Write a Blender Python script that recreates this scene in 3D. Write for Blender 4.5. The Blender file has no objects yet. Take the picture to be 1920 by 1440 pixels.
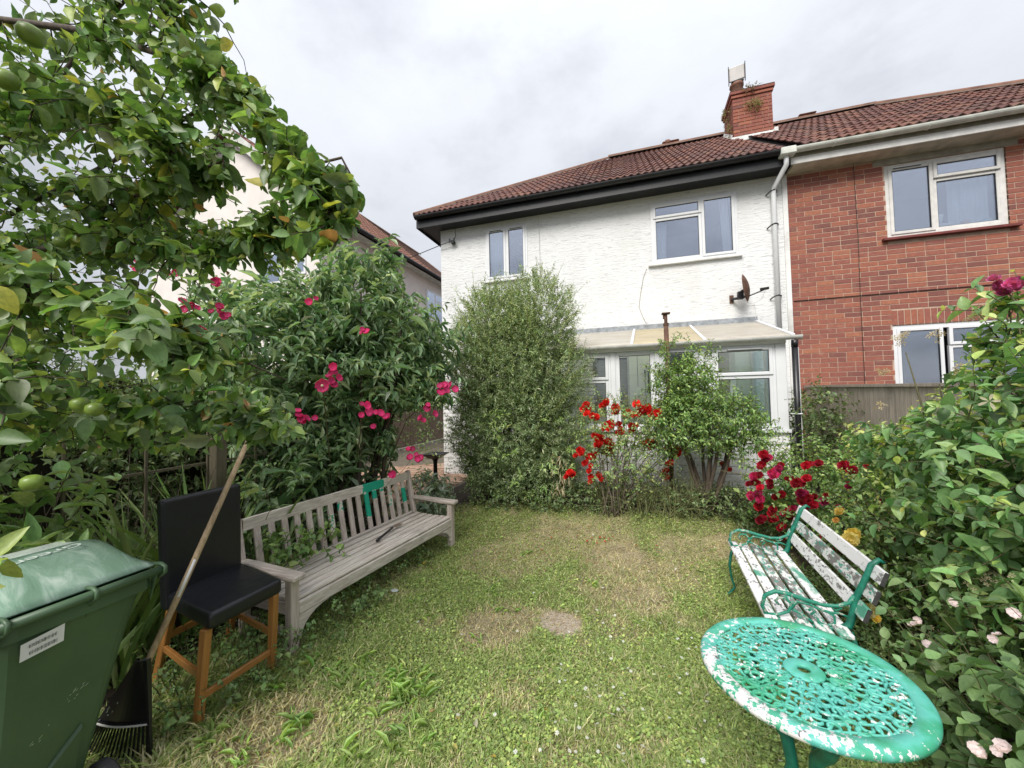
import bpy, math, random
import numpy as np
from mathutils import Matrix, Vector
random.seed(5); rng = np.random.default_rng(7)
sc = bpy.context.scene; C = sc.collection

# ---------------------------------------------------------------- camera
cam = bpy.data.objects.new('camera', bpy.data.cameras.new('camera')); C.objects.link(cam)
cam.data.sensor_width = 36; cam.data.lens = 13.5; cam.data.clip_start = .02; cam.data.clip_end = 900
CR = (0.95492361, 0.29604565, -0.02186048); CD = (-0.03067327, 0.02515611, -0.99921285); CF = (-0.29526269, 0.95484247, 0.03310285)
cam.matrix_world = Matrix(((CR[0], -CD[0], -CF[0], 0), (CR[1], -CD[1], -CF[1], 0), (CR[2], -CD[2], -CF[2], 1.65), (0, 0, 0, 1)))
sc.camera = cam
CAM = np.array([0, 0, 1.65])
# ---------------------------------------------------------------- world, sun, exposure
SUN_EL, SUN_AZ = math.radians(46), math.radians(190)     # azimuth clockwise from +Y
w = bpy.data.worlds.new('World'); sc.world = w; w.use_nodes = True
nt = w.node_tree; N = nt.nodes; L = nt.links; N.clear()
out = N.new('ShaderNodeOutputWorld'); bg = N.new('ShaderNodeBackground'); L.new(bg.outputs[0], out.inputs[0])
bg.inputs[1].default_value = .056
sky = N.new('ShaderNodeTexSky'); sky.sky_type = 'NISHITA'; sky.sun_disc = False
sky.sun_elevation = SUN_EL; sky.sun_rotation = SUN_AZ
tc = N.new('ShaderNodeTexCoord'); sep = N.new('ShaderNodeSeparateXYZ'); L.new(tc.outputs['Generated'], sep.inputs[0])
def wm(op, a, b=None, c=None):
    n = N.new('ShaderNodeMath'); n.operation = op
    for i, v in enumerate((a, b, c)):
        if v is None: continue
        if isinstance(v, (int, float)): n.inputs[i].default_value = v
        else: L.new(v, n.inputs[i])
    return n.outputs[0]
zz = wm('ADD', wm('MAXIMUM', sep.outputs[2], 0.0), .22)
cmb = N.new('ShaderNodeCombineXYZ'); L.new(wm('DIVIDE', sep.outputs[0], zz), cmb.inputs[0]); L.new(wm('DIVIDE', sep.outputs[1], zz), cmb.inputs[1])
def wnoise(scale, det, rough, off=0):
    m = N.new('ShaderNodeMapping'); m.inputs[1].default_value = (off, off*.7, 0); L.new(cmb.outputs[0], m.inputs[0])
    n = N.new('ShaderNodeTexNoise'); n.inputs['Scale'].default_value = scale; n.inputs['Detail'].default_value = det; n.inputs['Roughness'].default_value = rough
    n.inputs['Distortion'].default_value = .15
    L.new(m.outputs[0], n.inputs[0]); return n.outputs[0]
n1 = wnoise(1.1, 7, .55, 4.2); n2 = wnoise(3.4, 8, .6, 1.4)
nn = wm('ADD', wm('MULTIPLY', n1, .72), wm('MULTIPLY', n2, .28))
rp = N.new('ShaderNodeValToRGB'); L.new(nn, rp.inputs[0])
rp.color_ramp.elements[0].position = .38; rp.color_ramp.elements[0].color = (.66, .685, .75, 1)
rp.color_ramp.elements[1].position = .64; rp.color_ramp.elements[1].color = (.95, .98, 1.04, 1)
e = rp.color_ramp.elements.new(.50); e.color = (.86, .89, .955, 1)
grad = wm('MULTIPLY_ADD', wm('MAXIMUM', sep.outputs[2], 0.0), 5.6, 3.9)      # an overcast sky is brighter overhead
vm = N.new('ShaderNodeVectorMath'); vm.operation = 'SCALE'; L.new(rp.outputs[0], vm.inputs[0]); L.new(grad, vm.inputs['Scale'])
mx = N.new('ShaderNodeMixRGB'); mx.inputs[0].default_value = .93; L.new(sky.outputs[0], mx.inputs[1]); L.new(vm.outputs[0], mx.inputs[2])
L.new(mx.outputs[0], bg.inputs[0])
sun = bpy.data.objects.new('sun', bpy.data.lights.new('sun', 'SUN')); C.objects.link(sun)
sun.data.energy = 1.5; sun.data.angle = math.radians(30); sun.data.color = (1, .96, .9)
sd = Vector((math.sin(SUN_AZ)*math.cos(SUN_EL), math.cos(SUN_AZ)*math.cos(SUN_EL), math.sin(SUN_EL)))
sun.rotation_euler = sd.to_track_quat('Z', 'Y').to_euler()
sc.view_settings.view_transform = 'Standard'; sc.view_settings.look = 'None'; sc.view_settings.gamma = 1
sc.view_settings.exposure = 1.44
sc.render.engine = 'CYCLES'
sc.cycles.max_bounces = 8; sc.cycles.transparent_max_bounces = 16

# ---------------------------------------------------------------- materials
class NB:
    def __init__(s, name):
        s.m = bpy.data.materials.new(name); s.m.use_nodes = True; s.t = s.m.node_tree; s.N = s.t.nodes; s.L = s.t.links
        s.b = s.N['Principled BSDF']; s.o = s.N['Material Output']
    def n(s, typ, **kw):
        x = s.N.new(typ)
        for k, v in kw.items(): setattr(x, k, v)
        return x
    def put(s, sock, v):
        if hasattr(v, 'links') or hasattr(v, 'is_linked'): s.L.new(v, sock)
        else: sock.default_value = v
    def coord(s, kind='Object', scale=(1, 1, 1)):
        t = s.n('ShaderNodeTexCoord'); m = s.n('ShaderNodeMapping'); m.inputs['Scale'].default_value = scale
        s.L.new(t.outputs[kind], m.inputs[0]); return m.outputs[0]
    def world(s, scale=(1, 1, 1)):
        t = s.n('ShaderNodeNewGeometry'); m = s.n('ShaderNodeMapping'); m.inputs['Scale'].default_value = scale
        s.L.new(t.outputs['Position'], m.inputs[0]); return m.outputs[0]
    def noise(s, co, scale, det=4, rough=.55, dist=0):
        t = s.n('ShaderNodeTexNoise'); t.inputs['Scale'].default_value = scale; t.inputs['Detail'].default_value = det
        t.inputs['Roughness'].default_value = rough; t.inputs['Distortion'].default_value = dist; s.L.new(co, t.inputs[0]); return t.outputs[0]
    def ramp(s, f, *st):
        r = s.n('ShaderNodeValToRGB'); s.L.new(f, r.inputs[0]); e = r.color_ramp.elements
        e[0].position = st[0][0]; e[0].color = (*st[0][1], 1); e[1].position = st[-1][0]; e[1].color = (*st[-1][1], 1)
        for p, c in st[1:-1]: x = e.new(p); x.color = (*c, 1)
        return r.outputs[0]
    def step(s, f, a, b):
        r = s.n('ShaderNodeMapRange'); s.L.new(f, r.inputs[0]); r.inputs[1].default_value = a; r.inputs[2].default_value = b; return r.outputs[0]
    def mix(s, f, a, b, mode='MIX'):
        x = s.n('ShaderNodeMixRGB', blend_type=mode); s.put(x.inputs[0], f)
        for i, v in ((1, a), (2, b)): s.put(x.inputs[i], (*v, 1) if isinstance(v, tuple) else v)
        return x.outputs[0]
    def math(s, op, a, b=0.0):
        x = s.n('ShaderNodeMath', operation=op); s.put(x.inputs[0], a); s.put(x.inputs[1], b); return x.outputs[0]
    def bump(s, h, st=.3, d=.01, nrm=None):
        b = s.n('ShaderNodeBump'); b.inputs['Strength'].default_value = st; b.inputs['Distance'].default_value = d; s.L.new(h, b.inputs['Height'])
        if nrm is not None: s.L.new(nrm, b.inputs['Normal'])
        s.L.new(b.outputs[0], s.b.inputs['Normal']); return b.outputs[0]
    def base(s, c): s.put(s.b.inputs['Base Color'], (*c, 1) if isinstance(c, tuple) else c)
    def rough(s, v): s.put(s.b.inputs['Roughness'], v)
    def objrand(s): return s.n('ShaderNodeObjectInfo').outputs['Random']
    def objcol(s): return s.n('ShaderNodeObjectInfo').outputs['Color']
    def attr(s, name='col'): x = s.n('ShaderNodeAttribute'); x.attribute_name = name; return x.outputs['Color']

def plain(name, col, rough=.6, var=.15, scale=8, bump=0, metal=0, spec=.5, stretch=(1, 1, 1)):
    k = NB(name); co = k.world(stretch); f = k.noise(co, scale, 5)
    a = tuple(c*(1-var) for c in col); b = tuple(min(1, c*(1+var)) for c in col)
    k.base(k.ramp(f, (.3, a), (.7, b))); k.rough(rough); k.b.inputs['Metallic'].default_value = metal
    k.b.inputs['Specular IOR Level'].default_value = spec
    if bump: k.bump(k.noise(co, scale*4, 5), bump, .004)
    return k.m

def leafmat(name, obj=False, rough=.42, trans=.3):
    k = NB(name); col = k.objcol() if obj else k.attr()
    co = k.coord('Object') if obj else k.world()
    v = k.noise(co, 60 if not obj else 6, 3); c = k.mix(1, col, k.ramp(v, (.3, (.75, .78, .75)), (.7, (1.2, 1.18, 1.15))), 'MULTIPLY')
    g = k.n('ShaderNodeNewGeometry'); c2 = k.mix(k.math('MULTIPLY', g.outputs['Backfacing'], .28), c, (.20, .27, .12))
    k.base(c2); k.rough(rough); k.b.inputs['Specular IOR Level'].default_value = .45
    tr = k.n('ShaderNodeBsdfTranslucent'); k.L.new(k.mix(1, c, (1.45, 1.4, .75), 'MULTIPLY'), tr.inputs[0])
    ms = k.n('ShaderNodeMixShader'); ms.inputs[0].default_value = trans
    k.L.new(k.b.outputs[0], ms.inputs[1]); k.L.new(tr.outputs[0], ms.inputs[2]); k.L.new(ms.outputs[0], k.o.inputs[0])
    return k.m
LEAF = leafmat('leaf_mixed'); LEAFO = leafmat('leaf_single', True); PETAL = leafmat('petal', True, .6, .25)
PETALA = leafmat('petal_mixed', False, .6, .25)
STEM = plain('stem_green_brown', (.10, .09, .04), .7, .3, 20)
BARK = plain('bark', (.075, .055, .04), .85, .45, 30, .8, stretch=(1, 1, .25))
BARKG = plain('bark_grey', (.16, .13, .10), .85, .45, 30, .8, stretch=(1, 1, .2))

def m_render():
    k = NB('white_combed_render'); co = k.world((2.2, 2.2, 12)); co2 = k.world()
    a = k.noise(co, 3.2, 6, .62, .9); b = k.noise(co2, 45, 4, .6)
    dirt = k.noise(k.world((1, 1, .5)), 1.3, 6, .65)
    c = k.ramp(dirt, (.25, (.66, .66, .645)), (.5, (.75, .755, .75)), (.75, (.79, .795, .80)))
    c = k.mix(k.math('MULTIPLY', k.step(k.noise(k.world((5, 5, .45)), 1.6, 6, .7), .55, .85), .25), c, (.55, .54, .51)); cr = k.step(a, .33, .44); c = k.mix(cr, k.mix(.6, c, (.38, .38, .39)), c); k.base(c); k.rough(.85)
    h = k.math('ADD', k.math('MULTIPLY', a, 1.0), k.math('MULTIPLY', b, .12)); k.bump(h, .8, .018); return k.m
RENDER = m_render()
def m_wpaint():
    k = NB('white_painted_brick'); co = k.world(); c = k.ramp(k.noise(co, 2.2, 6, .7), (.28, (.5, .49, .46)), (.5, (.74, .74, .72)), (.8, (.8, .8, .8)))
    k.base(c); k.rough(.75); k.bump(k.noise(co, 50, 4), .3, .004); return k.m
WPAINT = m_wpaint()
def m_brick(attr=False):
    k = NB('red_brick' + ('_joined' if attr else '')); co = k.world()
    if attr: r = k.attr('rnd')
    else: r = k.objrand()
    c = k.ramp(r, (0, (.21, .08, .062)), (.2, (.29, .096, .07)), (.6, (.35, .118, .078)), (.88, (.40, .135, .078)), (1, (.45, .175, .095)))
    v = k.noise(co, 22, 6, .7); c = k.mix(k.step(v, .35, .75), k.mix(.5, c, (.13, .06, .055)), c)
    v2 = k.noise(co, 9, 4); c = k.mix(k.math('MULTIPLY', k.step(v2, .55, .8), .35), c, (.42, .25, .18))
    k.base(c); k.rough(.9); k.bump(k.noise(co, 120, 4, .7), .5, .003); return k.m
BRICK = m_brick(); BRICKA = m_brick(True)
MORTAR = plain('lime_mortar', (.46, .33, .25), .95, .18, 14, .4)
UPVC = plain('white_upvc', (.72, .73, .745), .3, .04, 3)
UPVCD = plain('weathered_white_upvc', (.66, .65, .62), .4, .12, 9)
GUTW = plain('grey_white_gutter', (.56, .57, .52), .5, .22, 5)
GUTB = plain('black_gutter_paint', (.006, .0065, .008), .45, .3, 5)
BLACKP = plain('black_plastic', (.012, .012, .014), .35, .3, 10)
RUSTY = plain('rusty_steel', (.11, .055, .035), .8, .45, 18, .5)
CONC = plain('grey_concrete', (.33, .31, .26), .9, .22, 8, .4)
CONCP = plain('pale_soffit_concrete', (.50, .46, .37), .85, .25, 6, .3)
LEAD = plain('lead_flashing', (.26, .28, .30), .6, .4, 14)
GROUT = plain('roof_mortar', (.17, .12, .095), .95, .25, 10, .5)
def m_tile():
    k = NB('clay_roof_tile'); co = k.world(); c = k.ramp(k.objrand(), (0, (.09, .042, .038)), (.4, (.125, .053, .043)), (.8, (.155, .064, .047)), (1, (.19, .082, .055)))
    c = k.mix(k.step(k.noise(co, 2.3, 6, .7), .52, .75), c, k.mix(.55, c, (.22, .17, .11))); c = k.mix(k.step(k.noise(co, 34, 4, .7), .62, .75), c, (.30, .26, .20))
    k.base(c); k.rough(.85); k.bump(k.noise(co, 70, 3), .4, .003); return k.m
TILE = m_tile()
RIDGE = plain('ridge_tile_clay', (.19, .095, .065), .85, .35, 6, .3)
DECK = plain('roof_underlay', (.03, .02, .018), .95, .1, 3)
def m_glass(name='window_glass', refl=.33, tint=(.9, .94, .97)):
    k = NB(name); g = k.n('ShaderNodeBsdfGlossy'); g.inputs['Roughness'].default_value = .02; g.inputs[0].default_value = (.85, .9, 1, 1)
    t = k.n('ShaderNodeBsdfTransparent'); t.inputs[0].default_value = (*tint, 1); fr = k.n('ShaderNodeLayerWeight'); fr.inputs[0].default_value = .35
    f = k.math('ADD', k.math('MULTIPLY', fr.outputs['Fresnel'], .5), refl)
    ms = k.n('ShaderNodeMixShader'); k.L.new(f, ms.inputs[0]); k.L.new(t.outputs[0], ms.inputs[1]); k.L.new(g.outputs[0], ms.inputs[2]); k.L.new(ms.outputs[0], k.o.inputs[0]); return k.m
GLASS = m_glass(); GLASSC = m_glass('conservatory_glass', .06, (.94, .99, .97))
CURT = plain('net_curtain', (.62, .64, .68), .9, .1, 4, stretch=(12, 12, .3))
ROOMD = plain('dim_room', (.13, .14, .16), .9, .2, 2)
BLINDM = plain('grey_blind', (.30, .31, .31), .9, .2, 12, stretch=(1, 1, 8))
MINT = plain('interior_pale_paint', (.80, .88, .84), .8, .04, 4, .3, stretch=(1, 1, 8))
def m_poly():
    k = NB('dirty_polycarbonate'); co = k.world((1, 2.5, 1)); col = k.objcol()
    v = k.noise(co, 2.6, 6, .65, .6); c = k.mix(k.step(v, .4, .7), col, k.mix(.4, col, (.50, .36, .20)))
    c = k.mix(k.step(k.noise(k.world(), 40, 3), .68, .74), c, (.25, .2, .13))
    k.base(c); k.rough(.35); tr = k.n('ShaderNodeBsdfTranslucent'); k.L.new(c, tr.inputs[0]); ms = k.n('ShaderNodeMixShader'); ms.inputs[0].default_value = .5
    k.L.new(k.b.outputs[0], ms.inputs[1]); k.L.new(tr.outputs[0], ms.inputs[2]); k.L.new(ms.outputs[0], k.o.inputs[0]); return k.m
POLY = m_poly()
def m_wood(name, lo, hi, axis, paint=False, rough=.85, peel=None):
    sc_ = {'x': (1.2, 26, 26), 'y': (26, 1.2, 26), 'z': (26, 26, 1.2)}[axis]
    k = NB(name); co = k.world(sc_); g = k.noise(co, 2.2, 6, .65, .3); c = k.ramp(g, (.3, lo), (.52, tuple((a+b)/2 for a, b in zip(lo, hi))), (.72, hi))
    c = k.mix(k.math('MULTIPLY', k.step(k.noise(k.world(), 3.5, 5), .5, .72), .35), c, tuple(x*.55 for x in lo))
    if peel:
        pm = k.step(k.noise(k.world(), 5.5, 6, .7), .50, .56); c = k.mix(pm, c, peel)
    if paint:
        at = k.n('ShaderNodeAttribute'); at.attribute_name = 'paint'; pf = k.step(k.math('ADD', at.outputs['Fac'], k.math('MULTIPLY', k.noise(k.world(), 24, 5, .7), .9)), .98, 1.0)
        at2 = k.step(k.math('ADD', at.outputs['Fac'], k.math('MULTIPLY', k.noise(k.world(), 14, 5, .7), .9)), .86, .88)
        c = k.mix(at2, c, (.66, .60, .52)); c = k.mix(pf, c, (.012, .36, .235))
    k.base(c); k.rough(rough); k.bump(g, .6, .004); return k.m
OAKY = m_wood('silvered_teak_along', (.42, .36, .31), (.78, .72, .65), 'y', True)
OAKX = m_wood('silvered_teak_across', (.33, .27, .23), (.70, .63, .57), 'x')
OAKZ = m_wood('silvered_teak_upright', (.36, .29, .25), (.70, .62, .56), 'z', True)
STOOLW = m_wood('honey_varnished_wood', (.30, .125, .035), (.46, .22, .065), 'z', rough=.35)
HANDLE = m_wood('rake_handle_wood', (.33, .23, .13), (.58, .44, .29), 'z')
FENCEW = m_wood('grey_fence_board', (.29, .24, .195), (.58, .50, .42), 'z')
FENCEB = m_wood('brown_fence_board', (.13, .095, .07), (.29, .22, .165), 'z')
POSTW = m_wood('old_post', (.10, .085, .055), (.20, .17, .11), 'z')
def m_flake(name, cols, scale=9, stretch=(1, 1, 1), t1=.5, t2=.42, rough=.5, seed=0., grn=None):
    k = NB(name); co = k.world(stretch); mp = k.n('ShaderNodeMapping'); mp.inputs[1].default_value = (seed, seed*2, seed); k.L.new(co, mp.inputs[0]); co = mp.outputs[0]
    a = k.noise(co, scale, 7, .68, .2); b = k.noise(co, scale*2.6, 7, .7, .2)
    c = k.mix(k.step(a, t1-.006, t1+.006), cols[0], cols[1]); c = k.mix(k.step(b, t2-.006, t2+.006), cols[2], c)
    if grn: c = k.mix(k.step(k.noise(co, scale*.35, 5, .6), .58, .66), c, grn)
    k.base(c); k.rough(rough); k.bump(a, .5, .003); return k.m
def m_table():
    k = NB('peeling_green_table_paint'); co = k.world()
    base = k.ramp(k.noise(co, 5, 4, .6, .4), (.36, (.07, .36, .30)), (.48, (.11, .46, .38)), (.56, (.06, .36, .23)), (.66, (.04, .29, .14)))
    # worn white undercoat, heavier towards the weathered left edge of the rim
    sx = k.n('ShaderNodeSeparateXYZ'); g = k.n('ShaderNodeNewGeometry'); k.L.new(g.outputs['Position'], sx.inputs[0])
    at = k.n('ShaderNodeAttribute'); at.attribute_name = 'paint'
    wv = k.math('ADD', k.noise(co, 36, 8, .72), k.math('MULTIPLY', at.outputs['Fac'], .42))
    m1 = k.step(wv, .625, .645); c = k.mix(m1, base, (.72, .70, .69))
    m2 = k.math('MULTIPLY', m1, k.step(k.noise(co, 46, 8, .75), .56, .60)); c = k.mix(m2, c, (.10, .11, .12))
    k.base(c); k.rough(.42); k.bump(k.noise(co, 60, 6), .5, .002); return k.m
TABLEM = m_table()
IRON = plain('green_painted_iron', (.012, .15, .10), .45, .35, 22, .2)
IRONP = m_flake('worn_green_iron', ((.36, .38, .32), (.015, .19, .125), (.02, .24, .16)), 30, t1=.44, t2=.45)
SLATW = m_flake('flaking_white_slat', ((.78, .77, .76), (.20, .19, .19), (.80, .79, .79)), 20, (1, .45, 1), .50, .53, grn=(.10, .34, .24))
SLATG = m_flake('flaking_white_green_slat', ((.70, .70, .68), (.20, .19, .18), (.07, .32, .24)), 20, (1, .4, 1), .49, .44, seed=3)
SLATC = m_flake('clean_white_slat', ((.80, .79, .80), (.26, .25, .25), (.82, .81, .82)), 18, (1, .5, 1), .585, .45, seed=6)
SLATE = plain('slat_end_grain', (.05, .05, .05), .9, .3, 30)
BINM = plain('green_bin_plastic', (.062, .115, .060), .45, .2, 2.5, .12)
def m_lid():
    k = NB('dusty_green_lid'); co = k.world(); v = k.noise(k.world((1, 3, 1)), 3.2, 7, .68, 1.2); c = k.ramp(v, (.30, (.13, .235, .155)), (.52, (.21, .33, .25)), (.70, (.44, .54, .47)))
    k.base(c); k.rough(k.step(v, .2, 1.2)); k.bump(v, .15, .01); return k.m
LIDM = m_lid()
def m_leather():
    k = NB('black_faux_leather'); co = k.coord('Object'); k.base((.011, .012, .016)); k.rough(.38); k.bump(k.noise(co, 160, 3), .12, .002, k.bump(k.noise(co, 5, 3), .35, .03)); return k.m
LEATHER = m_leather()
RUBBER = plain('black_rubber', (.02, .02, .022), .7, .2, 10)
PAPER = plain('white_paper_label', (.75, .75, .76), .6, .03, 5)
INK = plain('dark_ink', (.04, .04, .045), .7, .1, 5)
LETTER = plain('white_print', (.62, .70, .64), .6, .05, 5)
PAVE = plain('worn_brick_paver', (.34, .20, .14), .9, .35, 3, .4)
def m_paver(attr=False):
    k = NB('brick_paver' + ('_joined' if attr else '')); r = k.attr('rnd') if attr else k.objrand()
    c = k.ramp(r, (0, (.22, .13, .09)), (.5, (.36, .22, .15)), (1, (.46, .31, .22))); c = k.mix(k.step(k.noise(k.world(), 3, 5), .5, .8), c, (.30, .25, .2)); k.base(c); k.rough(.9); return k.m
PAVER = m_paver(); PAVERA = m_paver(True)
JOINT = plain('sandy_joint', (.13, .11, .08), .95, .2, 10)
CREAM = plain('cream_house_render', (.74, .70, .66), .85, .06, 3, .3)
PINKR = plain('peach_house_render', (.72, .60, .50), .85, .06, 3, .3)

# ---------------------------------------------------------------- object helpers
def link(o, parent=None):
    C.objects.link(o)
    if parent: o.parent = parent
    return o
def root(name, label, cat, loc=(0, 0, 0), group=None):
    o = bpy.data.objects.new(name, None); C.objects.link(o); o.location = loc; o.empty_display_size = .1
    o['label'] = label; o['category'] = cat
    if group: o['group'] = group
    return o
def tag(o, label, cat, group=None):
    o['label'] = label; o['category'] = cat
    if group: o['group'] = group
    return o
def absloc(p):
    v = Vector((0, 0, 0))
    while p: v += p.location; p = p.parent
    return v
def mkobj(name, me, parent=None, world=True):
    o = bpy.data.objects.new(name, me); C.objects.link(o)
    if parent:
        o.parent = parent
        if world: o.location = -absloc(parent)
    return o
def center_origin(o):
    """move the origin of a world-space mesh to its middle"""
    me = o.data; n = len(me.vertices)
    if n == 0: return o
    a = np.empty(n*3, 'f'); me.vertices.foreach_get('co', a); a = a.reshape(-1, 3); c = (a.min(0)+a.max(0))/2
    me.vertices.foreach_set('co', (a-c).ravel().astype('f')); o.location = o.location + Vector([float(q) for q in c]); return o
class MB:
    def __init__(s): s.v = []; s.f = []
    def add(s, vs, fs):
        b = len(s.v); s.v += [tuple(map(float, v)) for v in vs]; s.f += [tuple(i+b for i in f) for f in fs]; return s
    def box(s, x0, x1, y0, y1, z0, z1, M=None):
        vs = [(x, y, z) for x in (x0, x1) for y in (y0, y1) for z in (z0, z1)]
        if M is not None: vs = [tuple(M @ Vector(v)) for v in vs]
        return s.add(vs, [(0, 1, 3, 2), (4, 6, 7, 5), (0, 4, 5, 1), (2, 3, 7, 6), (0, 2, 6, 4), (1, 5, 7, 3)])
    def bar(s, a, b, w, h, up=(0, 0, 1), w2=None, h2=None):
        a = Vector(a); b = Vector(b); d = (b-a).normalized(); u = Vector(up); x = d.cross(u)
        if x.length < 1e-4: x = d.cross(Vector((0, 1, 0)))
        x.normalize(); u = x.cross(d); w2 = w2 or w; h2 = h2 or h; vs = []
        for p, ww, hh in ((a, w, h), (b, w2, h2)):
            for sx, su in ((-1, -1), (1, -1), (1, 1), (-1, 1)): vs.append(p + x*sx*ww/2 + u*su*hh/2)
        return s.add(vs, [(0, 3, 2, 1), (4, 5, 6, 7), (0, 1, 5, 4), (1, 2, 6, 5), (2, 3, 7, 6), (3, 0, 4, 7)])
    def tube(s, pts, r, n=8, cap=True, sq=1.):
        pts = [Vector(p) for p in pts]; m = len(pts); rr = r if isinstance(r, (list, tuple)) else [r]*m; b = len(s.v); prev = None
        for i, p in enumerate(pts):
            d = (pts[min(i+1, m-1)]-pts[max(i-1, 0)]).normalized()
            if prev is None:
                x = d.cross(Vector((0, 0, 1)))
                if x.length < .05: x = d.cross(Vector((1, 0, 0)))
            else: x = prev - d*prev.dot(d)
            x.normalize(); prev = x; y = d.cross(x)
            for j in range(n):
                a = 2*math.pi*j/n; s.v.append(tuple(p + x*math.cos(a)*rr[i] + y*math.sin(a)*rr[i]*sq))
        for i in range(m-1):
            for j in range(n):
                k = (j+1) % n; s.f.append((b+i*n+j, b+i*n+k, b+(i+1)*n+k, b+(i+1)*n+j))
        if cap: s.f.append(tuple(b+j for j in range(n-1, -1, -1))); s.f.append(tuple(b+(m-1)*n+j for j in range(n)))
        return s
    def lathe(s, prof, c=(0, 0, 0), n=24, M=None):
        b = len(s.v); c = Vector(c)
        for r, z in prof:
            for j in range(n):
                a = 2*math.pi*j/n; v = Vector((r*math.cos(a), r*math.sin(a), z)); v = (M @ v) if M is not None else v; s.v.append(tuple(v+c))
        for i in range(len(prof)-1):
            for j in range(n):
                k = (j+1) % n; s.f.append((b+i*n+j, b+i*n+k, b+(i+1)*n+k, b+(i+1)*n+j))
        return s
    def prism(s, poly, y0, y1, axes='xz'):
        n = len(poly); vs = []
        for y in (y0, y1):
            for p, q in poly: vs.append({'xz': (p, y, q), 'yz': (y, p, q), 'xy': (p, q, y)}[axes])
        return s.add(vs, [tuple(range(n)), tuple(range(2*n-1, n-1, -1))] + [(i, i+n, (i+1) % n+n, (i+1) % n) for i in range(n)])
    def mesh(s, name, mat, smooth=False):
        me = bpy.data.meshes.new(name); me.from_pydata(s.v, [], s.f)
        if mat: me.materials.append(mat)
        if smooth: me.polygons.foreach_set('use_smooth', [True]*len(me.polygons))
        return me
    def obj(s, name, mat, parent=None, smooth=False, bev=0, recalc=True, seg=1):
        me = s.mesh(name, mat, smooth)
        if recalc:
            import bmesh
            bm = bmesh.new(); bm.from_mesh(me); bmesh.ops.recalc_face_normals(bm, faces=bm.faces)
            if bev:
                bmesh.ops.bevel(bm, geom=[e for e in bm.edges if e.is_manifold and e.calc_face_angle(0) > .5], offset=bev, segments=seg, affect='EDGES', profile=.6)
            for f_ in bm.faces: f_.smooth = smooth
            bm.to_mesh(me); bm.free()
        o = mkobj(name, me, parent); return center_origin(o)
def struct(o): o['kind'] = 'structure'; return o
def stuff(o): o['kind'] = 'stuff'; return o
def npmesh(name, V, F, mat, smooth=False, attrs=None, parent=None):
    """V (n,3); F list of (k, array(m,k)) blocks"""
    me = bpy.data.meshes.new(name); V = np.asarray(V, 'f'); me.vertices.add(len(V)); me.vertices.foreach_set('co', V.ravel())
    idx = np.concatenate([f.ravel() for f in F]); st = []; c = 0; tot = []
    for f in F:
        k = f.shape[1]; st.append(c+np.arange(len(f))*k); tot.append(np.full(len(f), k)); c += f.size
    me.loops.add(len(idx)); me.loops.foreach_set('vertex_index', idx.astype('i'))
    st = np.concatenate(st).astype('i'); tot = np.concatenate(tot).astype('i')
    me.polygons.add(len(st)); me.polygons.foreach_set('loop_start', st); me.polygons.foreach_set('loop_total', tot)
    me.polygons.foreach_set('use_smooth', np.full(len(st), bool(smooth)))
    for an, arr in (attrs or {}).items():
        if arr.ndim == 2:
            a = me.color_attributes.new(an, 'FLOAT_COLOR', 'POINT'); a.data.foreach_set('color', np.concatenate([arr, np.ones((len(arr), 1))], 1).astype('f').ravel())
        else:
            a = me.attributes.new(an, 'FLOAT', 'POINT'); a.data.foreach_set('value', arr.astype('f'))
    me.update(calc_edges=True); me.validate(); me.materials.append(mat)
    return mkobj(name, me, parent)

def sstep(x, a, b): t = np.clip((x-a)/(b-a), 0, 1); return t*t*(3-2*t)
def gz(x, y):
    """height of the garden: flat by the benches, rising to the bed under the house, lower on the path"""
    s_ = sstep(y, 3.6, 5.4); bl = sstep(x, -2.75, -1.9)
    base = s_*(.10+.19*bl)
    return base + .012*np.sin(x*3.1+y*1.7)*np.cos(y*2.3-x) * (1-s_)
def vnoise(x, y, seed=0, freq=1.):
    """cheap smooth value noise"""
    x = np.asarray(x)*freq+seed*17.3; y = np.asarray(y)*freq+seed*9.1; xi = np.floor(x); yi = np.floor(y); fx = x-xi; fy = y-yi
    h = lambda a, b: (np.sin(a*127.1+b*311.7+seed*3.3)*43758.5453) % 1.0
    fx = fx*fx*(3-2*fx); fy = fy*fy*(3-2*fy)
    return (h(xi, yi)*(1-fx)+h(xi+1, yi)*fx)*(1-fy)+(h(xi, yi+1)*(1-fx)+h(xi+1, yi+1)*fx)*fy
DRY = [(-.97, 2.62, .34, .8), (-.54, 2.80, .17, 1.), (.02, 3.33, .30, .75), (-.15, 3.9, .40, .7), (.25, 3.75, .3, .6), (-1.45, 2.55, .14, .5), (-.25, 3.45, .35, .5), (-1.25, 1.80, .16, .55), (-.62, 2.05, .15, .5), (-1.1, 3.9, .5, .45), (-1.75, 1.55, .3, .85), (-.9, 1.2, .18, .55), (-.45, 4.3, .5, .45), (.45, 4.2, .3, .5)]
def dry(x, y):
    d = (vnoise(x, y, 1, 1.6)*.5+vnoise(x, y, 2, 4.5)*.3+vnoise(x, y, 3, 11)*.2)
    d = sstep(d, .50, .70)*.5
    for cx, cy, r, s_ in DRY:
        rr = np.sqrt((x-cx)**2+(y-cy)**2)*(1+.5*(vnoise(x, y, 5, 5)-.5)); d = np.maximum(d, s_*(1-sstep(rr, r*.6, r*1.25)))
    return np.clip(d+.22*sstep(y, 3.2, 4.6)*vnoise(x, y, 8, 3), 0, 1)

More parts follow.
